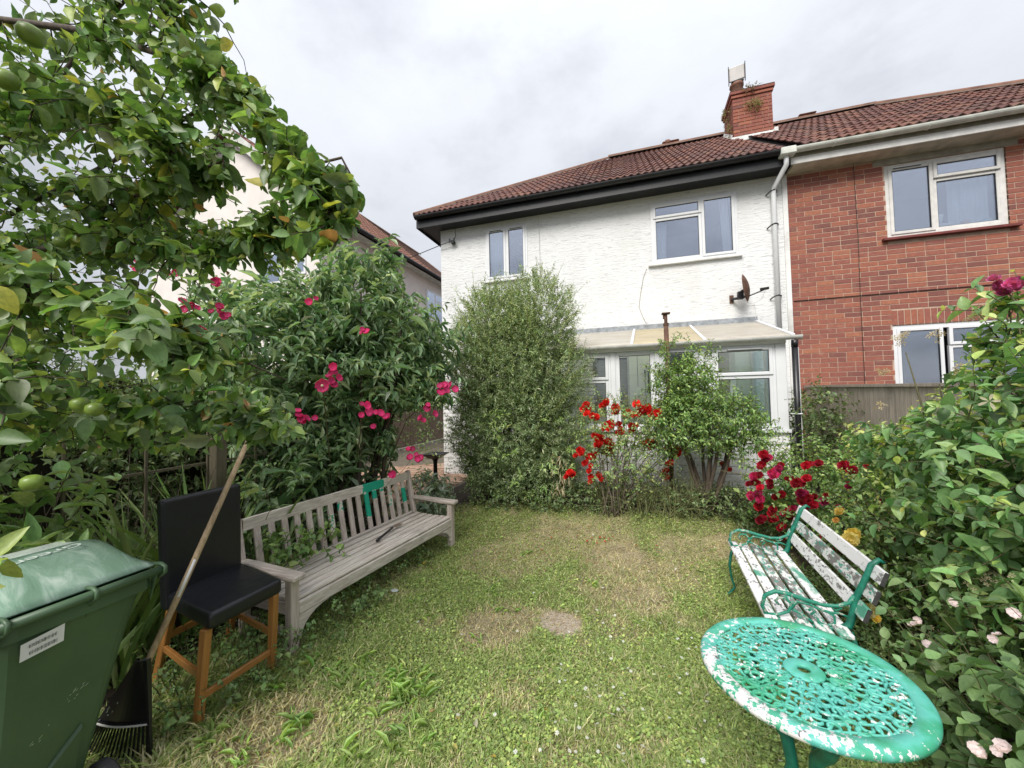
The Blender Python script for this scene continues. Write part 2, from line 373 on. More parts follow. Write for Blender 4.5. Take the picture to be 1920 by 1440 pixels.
# ================================================================= SETTING
# ground sheet
xs = np.concatenate([-np.geomspace(250, 5, 14), np.arange(-4.8, 4.0, .06), np.geomspace(4.2, 250, 14)]); ys = np.concatenate([-np.geomspace(250, 1, 12), np.arange(-.8, 7.2, .06), np.geomspace(7.4, 300, 14)])
gx, gy = np.meshgrid(xs, ys); X = gx.ravel(); Y = gy.ravel(); Z = gz(X, Y)
nx, ny = len(xs), len(ys); ii = (np.arange(ny-1)[:, None]*nx+np.arange(nx-1)[None]).ravel(); F = np.stack([ii, ii+1, ii+nx+1, ii+nx], 1)
dd = dry(X, Y); bed = np.maximum(sstep(Y, 4.65, 4.95), sstep(X, 1.15, 1.5)); bed = np.maximum(bed, sstep(-X, 2.5, 2.8)*(Y < 4.6)); nse = vnoise(X, Y, 11, 14)
cg = np.array([.20, .21, .09]); cd = np.array([.40, .33, .22]); cs = np.array([.045, .033, .022])
col = cg*(1-dd[:, None])+cd*dd[:, None]; col = col*(.7+.6*nse[:, None]); disc = 1-sstep(np.hypot(X+.54, Y-2.80)*(1+.3*(nse-.5)), .13, .18); col = col*(1-disc[:, None])+np.array([.50, .43, .35])*disc[:, None]; col = col*(1-bed[:, None])+cs*bed[:, None]
def m_ground():
    k = NB('lawn_soil'); co = k.world(); c = k.mix(1, k.attr(), k.ramp(k.noise(co, 55, 6, .75), (.3, (.5, .5, .5)), (.7, (1.5, 1.45, 1.35))), 'MULTIPLY'); k.base(c); k.rough(.95); k.bump(k.noise(co, 70, 6, .75), 1, .02); return k.m
ground = struct(npmesh('ground', np.stack([X, Y, Z], 1), [F], m_ground(), True, {'col': col}))
# paved path beside the house
path = struct(MB().box(-6.45, -2.95, 4.9, 20, .03, .106).obj('path', JOINT))
pm = MB().box(-.1, .1, -.048, .048, -.03, 0).mesh('paver', PAVER)
pav = []
for iy in range(62):
    for ix in range(18):
        x = -6.4+.2*ix+(.1 if iy % 2 else 0); y = 4.98+.1*iy
        if -6.4 < x < -3.0 and -.80 < x/y < -.44: pav.append((x, y))
pav.sort(key=lambda p: p[0]**2+p[1]**2)
for x, y in pav[:290]:
    o = bpy.data.objects.new('brick', pm); C.objects.link(o); o.parent = path; o.location = Vector((x, y, .121+random.uniform(-.003, .003)))-path.location
    o.rotation_euler = (random.uniform(-.015, .015), random.uniform(-.015, .015), random.uniform(-.03, .03))

# ---- brick field generator
ub = MB().box(0, 1, 0, .1, 0, .065).mesh('brick_unit', BRICK)
def bevel_mesh(me, off):
    import bmesh
    bm = bmesh.new(); bm.from_mesh(me); bmesh.ops.recalc_face_normals(bm, faces=bm.faces); bmesh.ops.bevel(bm, geom=list(bm.edges), offset=off, segments=1, affect='EDGES')
    for f_ in bm.faces: f_.smooth = False
    bm.to_mesh(me); bm.free(); return me
def brick_field(parent, x0, x1, z0, z1, yf, holes, nparts, mesh, matA, depth=.03, bl=.225, bh=.075, joint=.010, header=.035, name='brick', key=None):
    """front faces at y=yf (facing -y). Returns nothing; nearest nparts become parts, the rest one joined part"""
    out_ = []; r = 0; z = z0
    while z + bh-joint <= z1+.02:
        x = x0-(bl/2 if r % 2 else 0)-random.random()*.004
        while x < x1:
            ln = bl if random.random() > header else bl*.5; a = max(x, x0); b = min(x+ln-joint, x1); x += ln
            segs = [(a, b)]
            for hx0, hx1, hz0, hz1 in holes:
                if z+bh-joint > hz0+.01 and z < hz1-.01:
                    ns = []
                    for p, q in segs:
                        if q <= hx0 or p >= hx1: ns.append((p, q))
                        else:
                            if p < hx0: ns.append((p, hx0))
                            if q > hx1: ns.append((hx1, q))
                    segs = ns
            out_ += [(p, q, z) for p, q in segs if q-p > .025]
        z += bh; r += 1
    key = key or (lambda t: (t[0])**2+yf**2+(t[2]-1.65)**2)
    out_.sort(key=key); pl = absloc(parent)
    for p, q, z in out_[:nparts]:
        o = bpy.data.objects.new(name, mesh); C.objects.link(o); o.parent = parent
        o.location = Vector((p, yf+random.uniform(-.001, .001), z))-pl; o.scale = (q-p, 1, (bh-joint)/.065)
    rest = out_[nparts:]
    if rest:
        V = []; R = []
        for p, q, z in rest:
            y = yf+random.uniform(-.001, .001); rr = random.random()
            for a in (p, q):
                for b in (y, yf+depth):
                    for c in (z, z+bh-joint): V.append((a, b, c)); R.append(rr)
        F6 = np.array([(0, 1, 3, 2), (4, 6, 7, 5), (0, 4, 5, 1), (2, 3, 7, 6), (0, 2, 6, 4), (1, 5, 7, 3)]); n = len(rest)
        F = (np.arange(n)[:, None, None]*8+F6[None]).reshape(-1, 4); R = np.array(R)
        stuff(npmesh(name+'work', V, [F], matA, False, {'rnd': np.stack([R, R, R], 1)}, parent))
def holed_wall(name, x0, x1, z0, z1, y0, y1, holes, mat, parent):
    xs_ = sorted({x0, x1, *[h[0] for h in holes], *[h[1] for h in holes]}); zs_ = sorted({z0, z1, *[h[2] for h in holes], *[h[3] for h in holes]})
    m = MB()
    for i in range(len(xs_)-1):
        for j in range(len(zs_)-1):
            cx = (xs_[i]+xs_[i+1])/2; cz = (zs_[j]+zs_[j+1])/2
            if any(h[0] < cx < h[1] and h[2] < cz < h[3] for h in holes): continue
            m.add([(xs_[i], y0, zs_[j]), (xs_[i+1], y0, zs_[j]), (xs_[i+1], y0, zs_[j+1]), (xs_[i], y0, zs_[j+1])], [(0, 1, 2, 3)])
    for a, b, c, d in holes:   # reveals
        m.add([(a, y0, c), (b, y0, c), (b, y0, d), (a, y0, d), (a, y1, c), (b, y1, c), (b, y1, d), (a, y1, d)], [(0, 4, 5, 1), (1, 5, 6, 2), (2, 6, 7, 3), (3, 7, 4, 0)])
    m.add([(x0, y0, z0), (x0, y1, z0), (x0, y1, z1), (x0, y0, z1)], [(0, 1, 2, 3)]); m.add([(x1, y0, z0), (x1, y1, z0), (x1, y1, z1), (x1, y0, z1)], [(3, 2, 1, 0)])
    return m.obj(name, mat, parent, recalc=False)
def window(parent, x0, x1, z0, z1, yf, cells, fm=UPVC, glass=None, depth=.06, fw=.055, room=True, vents=()):
    """outer frame; cells: (fx0,fx1,fz0,fz1,sash) fractions of the opening; sash>0 stands proud"""
    m = MB(); W = x1-x0; Hh = z1-z0
    m.box(x0, x0+fw, yf, yf+depth, z0, z1).box(x1-fw, x1, yf, yf+depth, z0, z1).box(x0+fw, x1-fw, yf, yf+depth, z0, z0+fw).box(x0+fw, x1-fw, yf, yf+depth, z1-fw, z1)
    wn = m.obj('window', fm, parent, bev=.004)
    gls = glass or GLASS
    for a, b, c, d, sash in cells:
        X0 = x0+W*a; X1 = x0+W*b; Z0 = z0+Hh*c; Z1 = z0+Hh*d; t = .045
        if a == 0: X0 += fw*.7
        if b == 1: X1 -= fw*.7
        if c == 0: Z0 += fw*.7
        if d == 1: Z1 -= fw*.7
        y = yf-.018*sash+.004; sm = MB()
        for bx in ((X0, X0+t, Z0, Z1), (X1-t, X1, Z0, Z1), (X0+t, X1-t, Z0, Z0+t), (X0+t, X1-t, Z1-t, Z1)): sm.box(bx[0], bx[1], y, y+.05, bx[2], bx[3])
        so = sm.obj('sash', fm, wn, bev=.006)
        MB().box(X0+t-.004, X1-t+.004, y+.022, y+.028, Z0+t-.004, Z1-t+.004).obj('pane', gls, wn)
        gm = MB(); q = .006
        for bx in ((X0+t, X0+t+q, Z0+t, Z1-t), (X1-t-q, X1-t, Z0+t, Z1-t), (X0+t+q, X1-t-q, Z0+t, Z0+t+q), (X0+t+q, X1-t-q, Z1-t-q, Z1-t)): gm.box(bx[0], bx[1], y+.010, y+.021, bx[2], bx[3])
        gm.obj('gasket', BLACKP, wn)
    for (a, b, c) in vents:
        MB().box(x0+W*a, x0+W*b, yf-.034, yf-.012, z0+Hh*c-.008, z0+Hh*c+.008).obj('trickle_vent', UPVC, wn, bev=.002)
        MB().box(x0+W*a, x0+W*b, yf-.036, yf-.016, z0+Hh*c-.013, z0+Hh*c-.009).obj('vent_slot', BLACKP, wn)
    return wn
def room(parent, x0, x1, z0, z1, y0, y1, mat=ROOMD):
    m = MB(); m.add([(x0, y1, z0), (x1, y1, z0), (x1, y1, z1), (x0, y1, z1), (x0, y0, z0), (x1, y0, z0), (x1, y0, z1), (x0, y0, z1)], [(0, 1, 2, 3), (0, 4, 5, 1), (3, 2, 6, 7), (0, 3, 7, 4), (1, 5, 6, 2)])
    return m.obj('room', mat, parent, recalc=False)
def curtain(parent, x0, x1, z0, z1, y, mat=CURT, amp=.012, per=.06, slant=0.):
    n = max(8, int((x1-x0)/per*6)); V = []; F = []
    for i in range(n+1):
        x = x0+(x1-x0)*i/n; yy = y+amp*math.sin(i*2*math.pi/6)+amp*.4*math.sin(i*1.7)
        V += [(x, yy, z0), (x+slant, yy, z1)]
    F = [(2*i, 2*i+2, 2*i+3, 2*i+1) for i in range(n)]
    return MB().add(V, F).obj('curtain', mat, parent, smooth=True, recalc=False)

# ---- roof tiles
EY, EZ, RY, RZ = 6.70, 5.33, 10.35, 7.90; PIT = math.atan2(RZ-EZ, RY-EY); SL = math.hypot(RZ-EZ, RY-EY)
def tile_mesh():
    TW = .232; prof = []; n = 12
    for i in range(n+1):
        t = i/n; prof.append((t*TW, .013*math.cos(t*4*math.pi)+(.006 if t < .08 else 0)))
    V = []; F = []
    for (v, dz) in ((0, .020), (.38, 0.)):
        for x, z in prof: V.append((x, v, z+dz))
    for x, z in prof: V.append((x, 0, z+.002))
    for i in range(n): F.append((i, i+1, n+2+i, n+1+i)); F.append((2*(n+1)+i, 2*(n+1)+i+1, i+1, i))
    me = MB().add(V, F).mesh('roof_tile', TILE, False); return me, TW
TM, TW = tile_mesh()
def tile_roof(parent, xa, xb, hipL, hipR, rows=13):
    """front slope tiles between xa and xb at the eave; hips take the same run as the rise in plan"""
    part = []; g = SL/rows; pl = absloc(parent)
    for r in range(rows):
        v = r*g; yy = EY+v*math.cos(PIT); zz_ = EZ+v*math.sin(PIT); ins = yy-EY
        a = xa+(ins if hipL else 0); b = xb-(ins if hipR else 0)
        n0 = math.ceil((a-.04)/TW) if hipL else math.ceil(a/TW-.001); n1 = int((b+.04)//TW)
        for i in range(n0, n1):
            x = i*TW; o = bpy.data.objects.new('roof_tile', TM); C.objects.link(o); o.parent = parent
            o.location = Vector((x+random.uniform(-.003, .003), yy, zz_+random.uniform(-.002, .003)))-pl; o.rotation_euler = (PIT+random.uniform(-.01, .006), 0, random.uniform(-.008, .008))
            part.append(o)
            for hip, xe, sg in ((hipL, xa, -1), (hipR, xb, 1)):
                if not hip: continue
                # plan line of the hip: x = xe -/+ (y-EY); cut the tile that crosses it
                if sg < 0 and x < a+.34 or sg > 0 and x+TW > b-.34:
                    import bmesh
                    bm = bmesh.new(); bm.from_mesh(TM); Mx = Matrix.Translation(o.location+pl) @ o.rotation_euler.to_matrix().to_4x4(); Mi = Mx.inverted()
                    co = Mi @ Vector((xe, EY, EZ)); nw = (Mi.to_3x3() @ Vector((sg, 1, 0))).normalized()
                    bmesh.ops.bisect_plane(bm, geom=list(bm.verts)+list(bm.edges)+list(bm.faces), plane_co=co, plane_no=nw, clear_outer=True)
                    if len(bm.faces) == 0: bm.free(); bpy.data.objects.remove(o); part.pop(); break
                    me = bpy.data.meshes.new('roof_tile'); bm.to_mesh(me); bm.free(); me.materials.append(TILE); o.data = me
    return part
def caps(parent, a, b, n, r=.085, name='ridge_tile'):
    a = Vector(a); b = Vector(b)
    for i in range(n):
        p = a+(b-a)*i/n; q = a+(b-a)*(i+1.01)/n; d = (q-p).normalized(); x = d.cross(Vector((0, 0, 1))).normalized(); u = x.cross(d); V = []; F = []
        for k, (pt, rr) in enumerate(((p, r), (q, r*1.0))):
            for j in range(9):
                t = math.pi*j/8; V.append(pt+x*math.cos(t)*rr+u*math.sin(t)*rr*.75)
        F = [(j, j+1, j+10, j+9) for j in range(8)]+[tuple(range(9))]
        MB().add(V, F).obj(name, RIDGE, parent, recalc=False, smooth=False)
        mb = MB().add([p+x*r*1.15-u*.03, p-x*r*1.15-u*.03, q-x*r*1.15-u*.03, q+x*r*1.15-u*.03, p+x*r*.9+u*.02, p-x*r*.9+u*.02, q-x*r*.9+u*.02, q+x*r*.9+u*.02], [(0, 4, 7, 3), (1, 2, 6, 5), (0, 1, 5, 4)])
        mb.obj('mortar_bed', GROUT, parent, recalc=False)

# ================================================================= WHITE HOUSE
WX0, WX1, WY = -3.67, 2.48, 7.09; WT = 5.13
house = root('white_house', 'white rendered semi-detached house with black gutter and red tiled hipped roof', 'house', (-.6, 7.09, .15))
hw = (.42, 1.765, 3.90, 4.975); hs = (-2.68, -1.82, 3.94, 4.99); hd = (.55, 1.35, .45, 2.35); hx = (-.75, -.05, 1.3, 2.3)
holed_wall('wall', WX0, WX1, .05, WT, WY, WY+.25, [hw, hs, hd, hx], RENDER, house)
MB().add([(WX0, WY+.001, .05), (WX0, 13.6, .05), (WX0, 13.6, WT), (WX0, WY+.001, WT)], [(0, 3, 2, 1)]).obj('side_wall', RENDER, house, recalc=False)
# painted brickwork showing on the lower corner, left of the conservatory
brick_field(house, WX0+.002, -.62, .15, 2.75, WY-.012, [], 0, None, WPAINT, name='painted_brick')
# windows
wn = window(house, *hw, WY-.012, [(0, .60, .74, 1, 1), (0, .60, 0, .74, 0), (.60, 1, 0, 1, 1)], vents=[])
room(house, *hw, WY+.05, WY+1.6); curtain(house, hw[0]+.04, hw[0]+.24, hw[2], hw[3]-.25, WY+.09, slant=.03); curtain(house, hw[1]-.20, hw[1]-.08, hw[2], hw[3], WY+.09, slant=-.05)
MB().box(.36, 1.81, WY-.06, WY-.005, 3.868, 3.898).obj('window_sill', WPAINT, house, bev=.004)
window(house, *hs, WY-.012, [(0, .49, 0, 1, 1), (.51, 1, 0, 1, 1)], vents=[(.12, .40, .945), (.6, .88, .945)])
MB().box(hs[0]+.42*.86*1.12, hs[0]+.86*.52, WY-.012, WY+.04, hs[2]+.05, hs[3]-.05).obj('mullion', UPVC, house)
room(house, *hs, WY+.05, WY+1.6); curtain(house, hs[0]+.05, hs[0]+.36, hs[2], hs[3], WY+.09)
MB().box(-2.73, -1.77, WY-.06, WY-.005, 3.905, 3.935).obj('window_sill', WPAINT, house, bev=.004)
room(house, *hd, WY+.02, WY+1.5, ROOMD); room(house, *hx, WY+.02, WY+1.2, ROOMD)
MB().box(hx[0], hx[1], WY+.04, WY+.06, 1.32, 2.28).obj('blind', BLINDM, house)
# white upvc door inside the conservatory, standing open
MB().box(1.37, 1.43, 6.25, 7.02, .5, 2.3).box(1.36, 1.44, 6.19, 6.25, .5, 2.3).obj('door', UPVC, house, bev=.006)
MB().box(1.33, 1.36, 6.28, 6.40, 1.33, 1.35).box(1.345, 1.362, 6.36, 6.39, 1.24, 1.42).obj('door_handle', UPVC, house)
# soffit, fascia, gutter in black
MB().box(-4.0, 2.40, 6.79, WY+.02, 5.115, 5.135).add([(-4.0, 6.79, 5.12), (WX0+.02, WY, 5.12), (WX0+.02, 13, 5.12), (-4.0, 13, 5.12)], [(0, 1, 2, 3)]).obj('soffit', GUTB, house, recalc=False)
MB().box(-4.02, 2.40, 6.765, 6.79, 5.09, 5.31).box(-4.045, -4.02, 6.765, 13.6, 5.09, 5.31).obj('fascia', GUTB, house)
def gutter(parent, x0, x1, y, z, r, mat, ends=True, name='gutter', brackets=0, bm=None):
    V = []; F = []; n = 10
    for x in (x0, x1):
        for rr in (r, r*.86):
            for j in range(n+1):
                a = math.pi+math.pi*j/n; V.append((x, y+rr*math.cos(a), z+rr*math.sin(a)))
    k = n+1
    for j in range(n): F += [(j, j+1, 2*k+j+1, 2*k+j), (k+j, 3*k+j, 3*k+j+1, k+j+1), (j, k+j, k+j+1, j+1), (2*k+j, 2*k+j+1, 3*k+j+1, 3*k+j)]
    F += [(0, 2*k, 3*k, k), (n, k+n, 3*k+n, 2*k+n)]
    if ends: F += [tuple(range(n+1)), tuple(2*k+i for i in range(n+1))]
    g = MB().add(V, F).obj(name, mat, parent, smooth=False)
    for b in range(brackets):
        x = x0+(x1-x0)*(b+.5)/brackets; m = MB(); m.tube([(x, y+(r+.004)*math.cos(math.pi+math.pi*j/8), z+(r+.004)*math.sin(math.pi+math.pi*j/8)) for j in range(9)], .008, 5); m.obj('bracket', bm or mat, g)
    return g
gutter(house, -4.03, 2.42, 6.70, 5.295, .062, GUTB, brackets=7)
# roof
def roof(parent, x0, x1, hl, hr, name='roof'):
    ex = .0; y0 = EY+.05; V = []; dz = -.035; rb = 14.0
    yl = RY-EY; XL = x0+(yl if hl else 0); XR = x1-(yl if hr else 0)
    V = [(x0, y0, EZ+dz), (x1, y0, EZ+dz), (XR, RY, RZ+dz), (XL, RY, RZ+dz), (x0, rb, EZ+dz), (x1, rb, EZ+dz)]
    F = [(0, 1, 2, 3), (5, 4, 3, 2)]
    F += [(0, 3, 4)] if True else []; F += [(1, 5, 2)]
    return MB().add(V, F).obj(name, DECK, parent, recalc=False)
rf = roof(house, -4.03, 2.42, True, False); tiles1 = tile_roof(rf, -4.03, 2.42, True, False)
yl = RY-EY
caps(rf, (-4.05, EY, EZ+.005), (-4.03+yl, RY, RZ+.01), 14, .07, name='hip_tile'); caps(rf, (-4.03+yl, RY, RZ+.035), (2.42, RY, RZ+.035), 6)
# hipped left slope: rows of tiles seen edge-on only from other places
for r in range(13):
    v = r*SL/13; xx = -4.03+v*math.cos(PIT); z_ = EZ+v*math.sin(PIT)
    MB().add([(xx, EY+v*math.cos(PIT)+.02, z_+.015), (xx+.34*math.cos(PIT), EY+(v+.34)*math.cos(PIT)+.02, z_+.005+.34*math.sin(PIT)), (xx+.34*math.cos(PIT), 13.8-v*.8, z_+.005+.34*math.sin(PIT)), (xx, 13.8-v*.8, z_+.015)], [(0, 3, 2, 1)]).obj('tile_course', RIDGE, rf, recalc=False)
MB().lathe([(.09, 0), (.09, .06), (.07, .09)], (1.08, RY, RZ+.08), 10).obj('ridge_vent', RIDGE, rf)
MB().box(.95, 1.35, RY-.09, RY+.09, RZ+.09, RZ+.13).obj('raised_ridge_tile', RIDGE, rf, bev=.02)
# chimney
CX0, CX1, CY0, CY1 = 2.29, 3.03, 9.20, 9.95
ch = MB().box(CX0+.012, CX1-.012, CY0+.012, CY1-.012, 6.9, 8.0).obj('chimney', MORTAR, house)
bevel_mesh(ub, .0025); bs = ub.copy(); 
def chim_bricks(nx_, face):
    pl = absloc(ch)
    z = 7.0; r = 0
    while z < 7.96:
        if face == 'front':
            x = CX0-(.11 if r % 2 else 0)
            while x < CX1-.02:
                a = max(x, CX0); b = min(x+.215, CX1)
                if b-a > .03:
                    o = bpy.data.objects.new('brick', ub); C.objects.link(o); o.parent = ch; o.location = Vector((a, CY0+random.uniform(-.003, .002), z))-pl; o.scale = (b-a, 1, 1)
                x += .225
        else:
            y = CY0+.11-(.11 if r % 2 else 0)
            while y < CY1-.02:
                a = max(y, CY0+.1); b = min(y+.215, CY1)
                if b-a > .03:
                    o = bpy.data.objects.new('brick', ub); C.objects.link(o); o.parent = ch; o.location = Vector((CX0+.1, a, z))-pl; o.rotation_euler = (0, 0, math.pi/2); o.scale = (b-a, .1/.1, 1)
                    o.location = Vector((CX0+.1, a, z))-pl
                y += .225
        z += .075; r += 1
chim_bricks(0, 'front'); chim_bricks(0, 'side')
for k, (gr, z0_, z1_) in enumerate(((.025, 7.98, 8.04), (.05, 8.05, 8.115))):
    MB().box(CX0-gr, CX1+gr, CY0-gr, CY1+gr, z0_, z1_).obj('corbel_course', BRICK, ch, bev=.006)
MB().box(CX0-.05, CX1+.05, CY0-.05, CY1+.05, 8.117, 8.135).obj('flaunching', GROUT, ch, bev=.01)
MB().box(CX0-.05, CX1+.06, CY0-.03, CY0+.03, 6.95, 7.13).add([(CX0-.04, CY0, 7.08), (CX0-.04, CY1, 7.6), (CX0-.02, CY1, 7.72), (CX0-.02, CY0, 7.2)], [(0, 1, 2, 3)]).box(CX1, CX1+.08, CY0-.05, CY0+.2, 7.05, 7.17).obj('cement_fillet', WPAINT, ch, bev=.012)
pot = MB().lathe([(.125, 0), (.125, .30), (.14, .31), (.14, .36), (.10, .36)], (2.46, 9.5, 8.13), 14).obj('chimney_pot', RIDGE, ch, smooth=True)
MB().box(2.34, 2.58, 9.38, 9.62, 8.50, 8.515).obj('pot_band', BLACKP, ch)
Mc = Matrix.Translation((2.46, 9.45, 8.72)) @ Matrix.Rotation(math.radians(-12), 4, 'Z') @ Matrix.Rotation(math.radians(8), 4, 'X')
MB().box(-.15, .15, -.02, .02, -.15, .15, Mc).obj('cowl_plate', plain('cowl_pale', (.62, .60, .58), .7, .1), ch, bev=.012)
MB().box(-.165, -.15, -.05, .05, -.19, .17, Mc).box(.15, .165, -.05, .05, -.19, .17, Mc).obj('cowl_strap', BLACKP, ch)
# ---- downpipe, cable and crack on the white wall
dp = MB().tube([(2.36, 6.70, 5.25), (2.36, 6.72, 5.08), (2.28, 7.0, 4.90), (2.27, 7.02, 4.80), (2.27, 7.02, 2.42)], .036, 12).obj('downpipe', UPVC, house, smooth=True)
MB().box(2.27, 2.47, 6.62, 6.77, 5.20, 5.31).obj('gutter_union', GUTW, house, bev=.01)
for z in (4.84, 4.30, 3.15): MB().tube([(2.18, 7.08, z-.03), (2.225, 7.01, z), (2.27, 6.978, z+.008), (2.315, 7.01, z), (2.33, 7.08, z)], .010, 6).obj('pipe_clip', BLACKP, dp)
MB().box(2.412, 2.478, WY-.02, WY-.001, .3, 5.10).obj('party_strip', WPAINT, house)

# ================================================================= BRICK HOUSE
bh = root('brick_house', 'red brick semi-detached house with white gutter and pale soffit at right', 'house', (5.5, 7.09, .2))
bw = (3.735, 5.105, 3.885, 5.0); bl_ = (3.735, 5.9, 1.5, 2.58)
wallb = holed_wall('wall', 2.482, 8.6, .1, 5.14, WY+.0025, WY+.24, [bw, bl_], MORTAR, bh)
brick_field(wallb, 2.486, 7.2, .2, 5.10, WY-.002, [(bw[0], bw[1], bw[2]-.03, bw[3]), (bl_[0], bl_[1], bl_[2], 2.81), (3.60, 5.24, 4.985, 5.2)], 300, ub, BRICKA,
            key=lambda t: (0 if (t[0] < 5.6 and t[2] > 1.75) else 1, (t[0]-0)**2*0-((.95+.3*(t[0]/7)))*1+abs(t[2]-4)*.02))
# soldier course over the ground-floor window
pl = absloc(wallb); x = bl_[0]
while x < bl_[1]:
    o = bpy.data.objects.new('brick', ub); C.objects.link(o); o.parent = wallb; o.location = Vector((x+.065, WY-.004, 2.587))-pl; o.rotation_euler = (0, -math.pi/2, 0); o.scale = (.213, 1, 1); x += .0765
window(bh, *bw, WY+.02, [(0, .42, 0, 1, 1), (.42, 1, .73, 1, 1.6), (.42, 1, 0, .73, 0)], fm=UPVCD, fw=.075, vents=[(.08, .32, .945)])
room(bh, *bw, WY+.08, WY+1.5, plain('pale_room', (.30, .33, .35), .9, .1, 3)); curtain(bh, 4.55, 5.02, 3.9, 4.75, WY+.17, per=.09, amp=.02)
for nm, x, h, r, mt in (('cup', 4.42, .13, .055, UPVC), ('cup', 4.72, .10, .05, plain('pink_pot', (.55, .25, .2), .5)), ('cup', 4.95, .09, .05, plain('blue_pot', (.25, .4, .45), .5))):
    MB().lathe([(0, 0), (r*.7, 0), (r, h), (r*.9, h), (0, h*.9)], (x, WY+.14, 3.96 if x != 4.42 else 4.06), 14).obj('pot', mt, bh, smooth=True)
MB().box(4.36, 4.56, WY+.1, WY+.2, 4.02, 4.055).obj('shelf', UPVC, bh)
MB().box(3.66, 5.19, WY-.07, WY+.03, 3.845, 3.885).obj('window_sill', plain('red_painted_sill', (.16, .035, .028), .6, .3, 9), bh, bev=.006)
MB().box(3.60, 5.24, WY-.006, WY+.06, 5.003, 5.125).obj('lintel', CONC, bh, bev=.004)
window(bh, *bl_, WY+.015, [(0, .27, 0, 1, 1), (.30, 1, .70, 1, 1), (.30, 1, 0, .70, 0)], fw=.07)
room(bh, *bl_, WY+.08, WY+1.5)
MB().box(2.485, 8.8, 6.80, WY+.02, 5.10, 5.145).obj('soffit', CONCP, bh)
MB().box(2.44, 8.9, 6.775, 6.80, 5.10, 5.20).obj('fascia', UPVCD, bh, bev=.003); MB().box(2.44, 8.9, 6.79, 6.81, 5.20, 5.31).obj('fascia_board', CONC, bh)
gutter(bh, 2.42, 8.9, 6.70, 5.295, .062, GUTW, brackets=6)
rb_ = roof(bh, 2.42, 9.0, False, True); tile_roof(rb_, 2.42, 9.0, False, True)
caps(rb_, (2.42, RY, RZ+.035), (9.0-yl, RY, RZ+.035), 8); caps(rb_, (9.0-yl, RY, RZ+.03), (9.0, EY, EZ+.03), 14, name='hip_tile')
MB().box(3.9, 4.25, RY-.09, RY+.09, RZ+.09, RZ+.13).obj('raised_ridge_tile', RIDGE, rb_, bev=.02)
wc = root('wall_cable', 'thin dark cable running down and across the red brick wall', 'cable', (3.35, WY-.02, 3.06))
MB().tube([(2.5, WY-.012, 3.06), (3.36, WY-.014, 3.065), (5.3, WY-.013, 3.07), (7, WY-.013, 3.07)], .006, 5).obj('horizontal_run', BLACKP, wc)
MB().tube([(3.36, WY-.012, 5.1), (3.37, WY-.016, 3.9), (3.36, WY-.013, 3.06), (3.36, WY-.014, .9)], .0032, 5).obj('vertical_run', BLACKP, wc)

# ================================================================= CONSERVATORY
cv = root('conservatory', 'white lean-to conservatory with cloudy yellowed plastic roof and gutter', 'conservatory', (.6, 5.8, .3))
KY = 5.75; KX0, KX1 = -1.15, 1.92; ZS, ZG = 1.14, 2.26
dw = MB().box(KX0, KX1-.004, KY+.03, KY+.2, .15, ZS-.03).box(KX1-.16, KX1-.004, KY+.2, WY-.02, .15, ZS-.03).obj('dwarf_wall', WPAINT, cv)
brick_field(dw, KX0, KX1, .36, ZS-.06, KY, [], 230, (lambda m_: (m_.materials.clear(), m_.materials.append(WPAINT), m_)[2])(ub.copy()), WPAINT, bl=.30, bh=.10, joint=.007)
MB().box(KX0, KX1+.02, KY-.03, KY+.12, ZS-.028, ZS+.015).box(KX1-.08, KX1+.02, KY+.12, WY-.02, ZS-.028, ZS+.015).obj('sill', UPVC, cv, bev=.006)
PX = [(KX0, KX0+.07), (-.275, -.205), (.33, .395), (.90, 1.06), (KX1-.12, KX1)]
for a, b in PX: MB().box(a, b, KY-.005, KY+.07, ZS+.016, ZG).obj('post', UPVC, cv, bev=.006)
MB().box(KX0, KX1, KY-.02, KY+.08, ZG, ZG+.07).obj('eaves_beam', UPVC, cv, bev=.006)
window(cv, KX0+.07, -.275, ZS+.016, ZG, KY+.006, [(0, 1, .64, 1, 1), (0, 1, 0, .64, 0)], glass=GLASSC, fw=.04)
window(cv, -.205, .33, ZS+.016, ZG, KY+.006, [(0, 1, 0, 1, 0)], glass=GLASSC, fw=.02)
window(cv, .395, .90, ZS+.016, ZG, KY+.006, [(0, 1, .64, 1, 1), (0, 1, 0, .64, 0)], glass=GLASSC, fw=.04, vents=[(.2, .9, .965)])
window(cv, 1.06, KX1-.12, ZS+.016, ZG, KY+.006, [(0, 1, .64, 1, 1), (0, 1, 0, .64, 0)], glass=GLASSC, fw=.04, vents=[(.25, .8, .955)])
# right end: glazed frame
for (a, b) in ((KY+.08, KY+.14), (6.35, 6.41), (WY-.1, WY-.03)): MB().box(KX1-.07, KX1-.002, a, b, ZS+.016, ZG+.02+(a-KY)*.37).obj('post', UPVC, cv, bev=.005)
MB().box(KX1-.045, KX1-.035, KY+.14, 6.35, ZS+.02, ZG).box(KX1-.045, KX1-.035, 6.41, WY-.1, ZS+.02, ZG).obj('pane', GLASSC, cv)
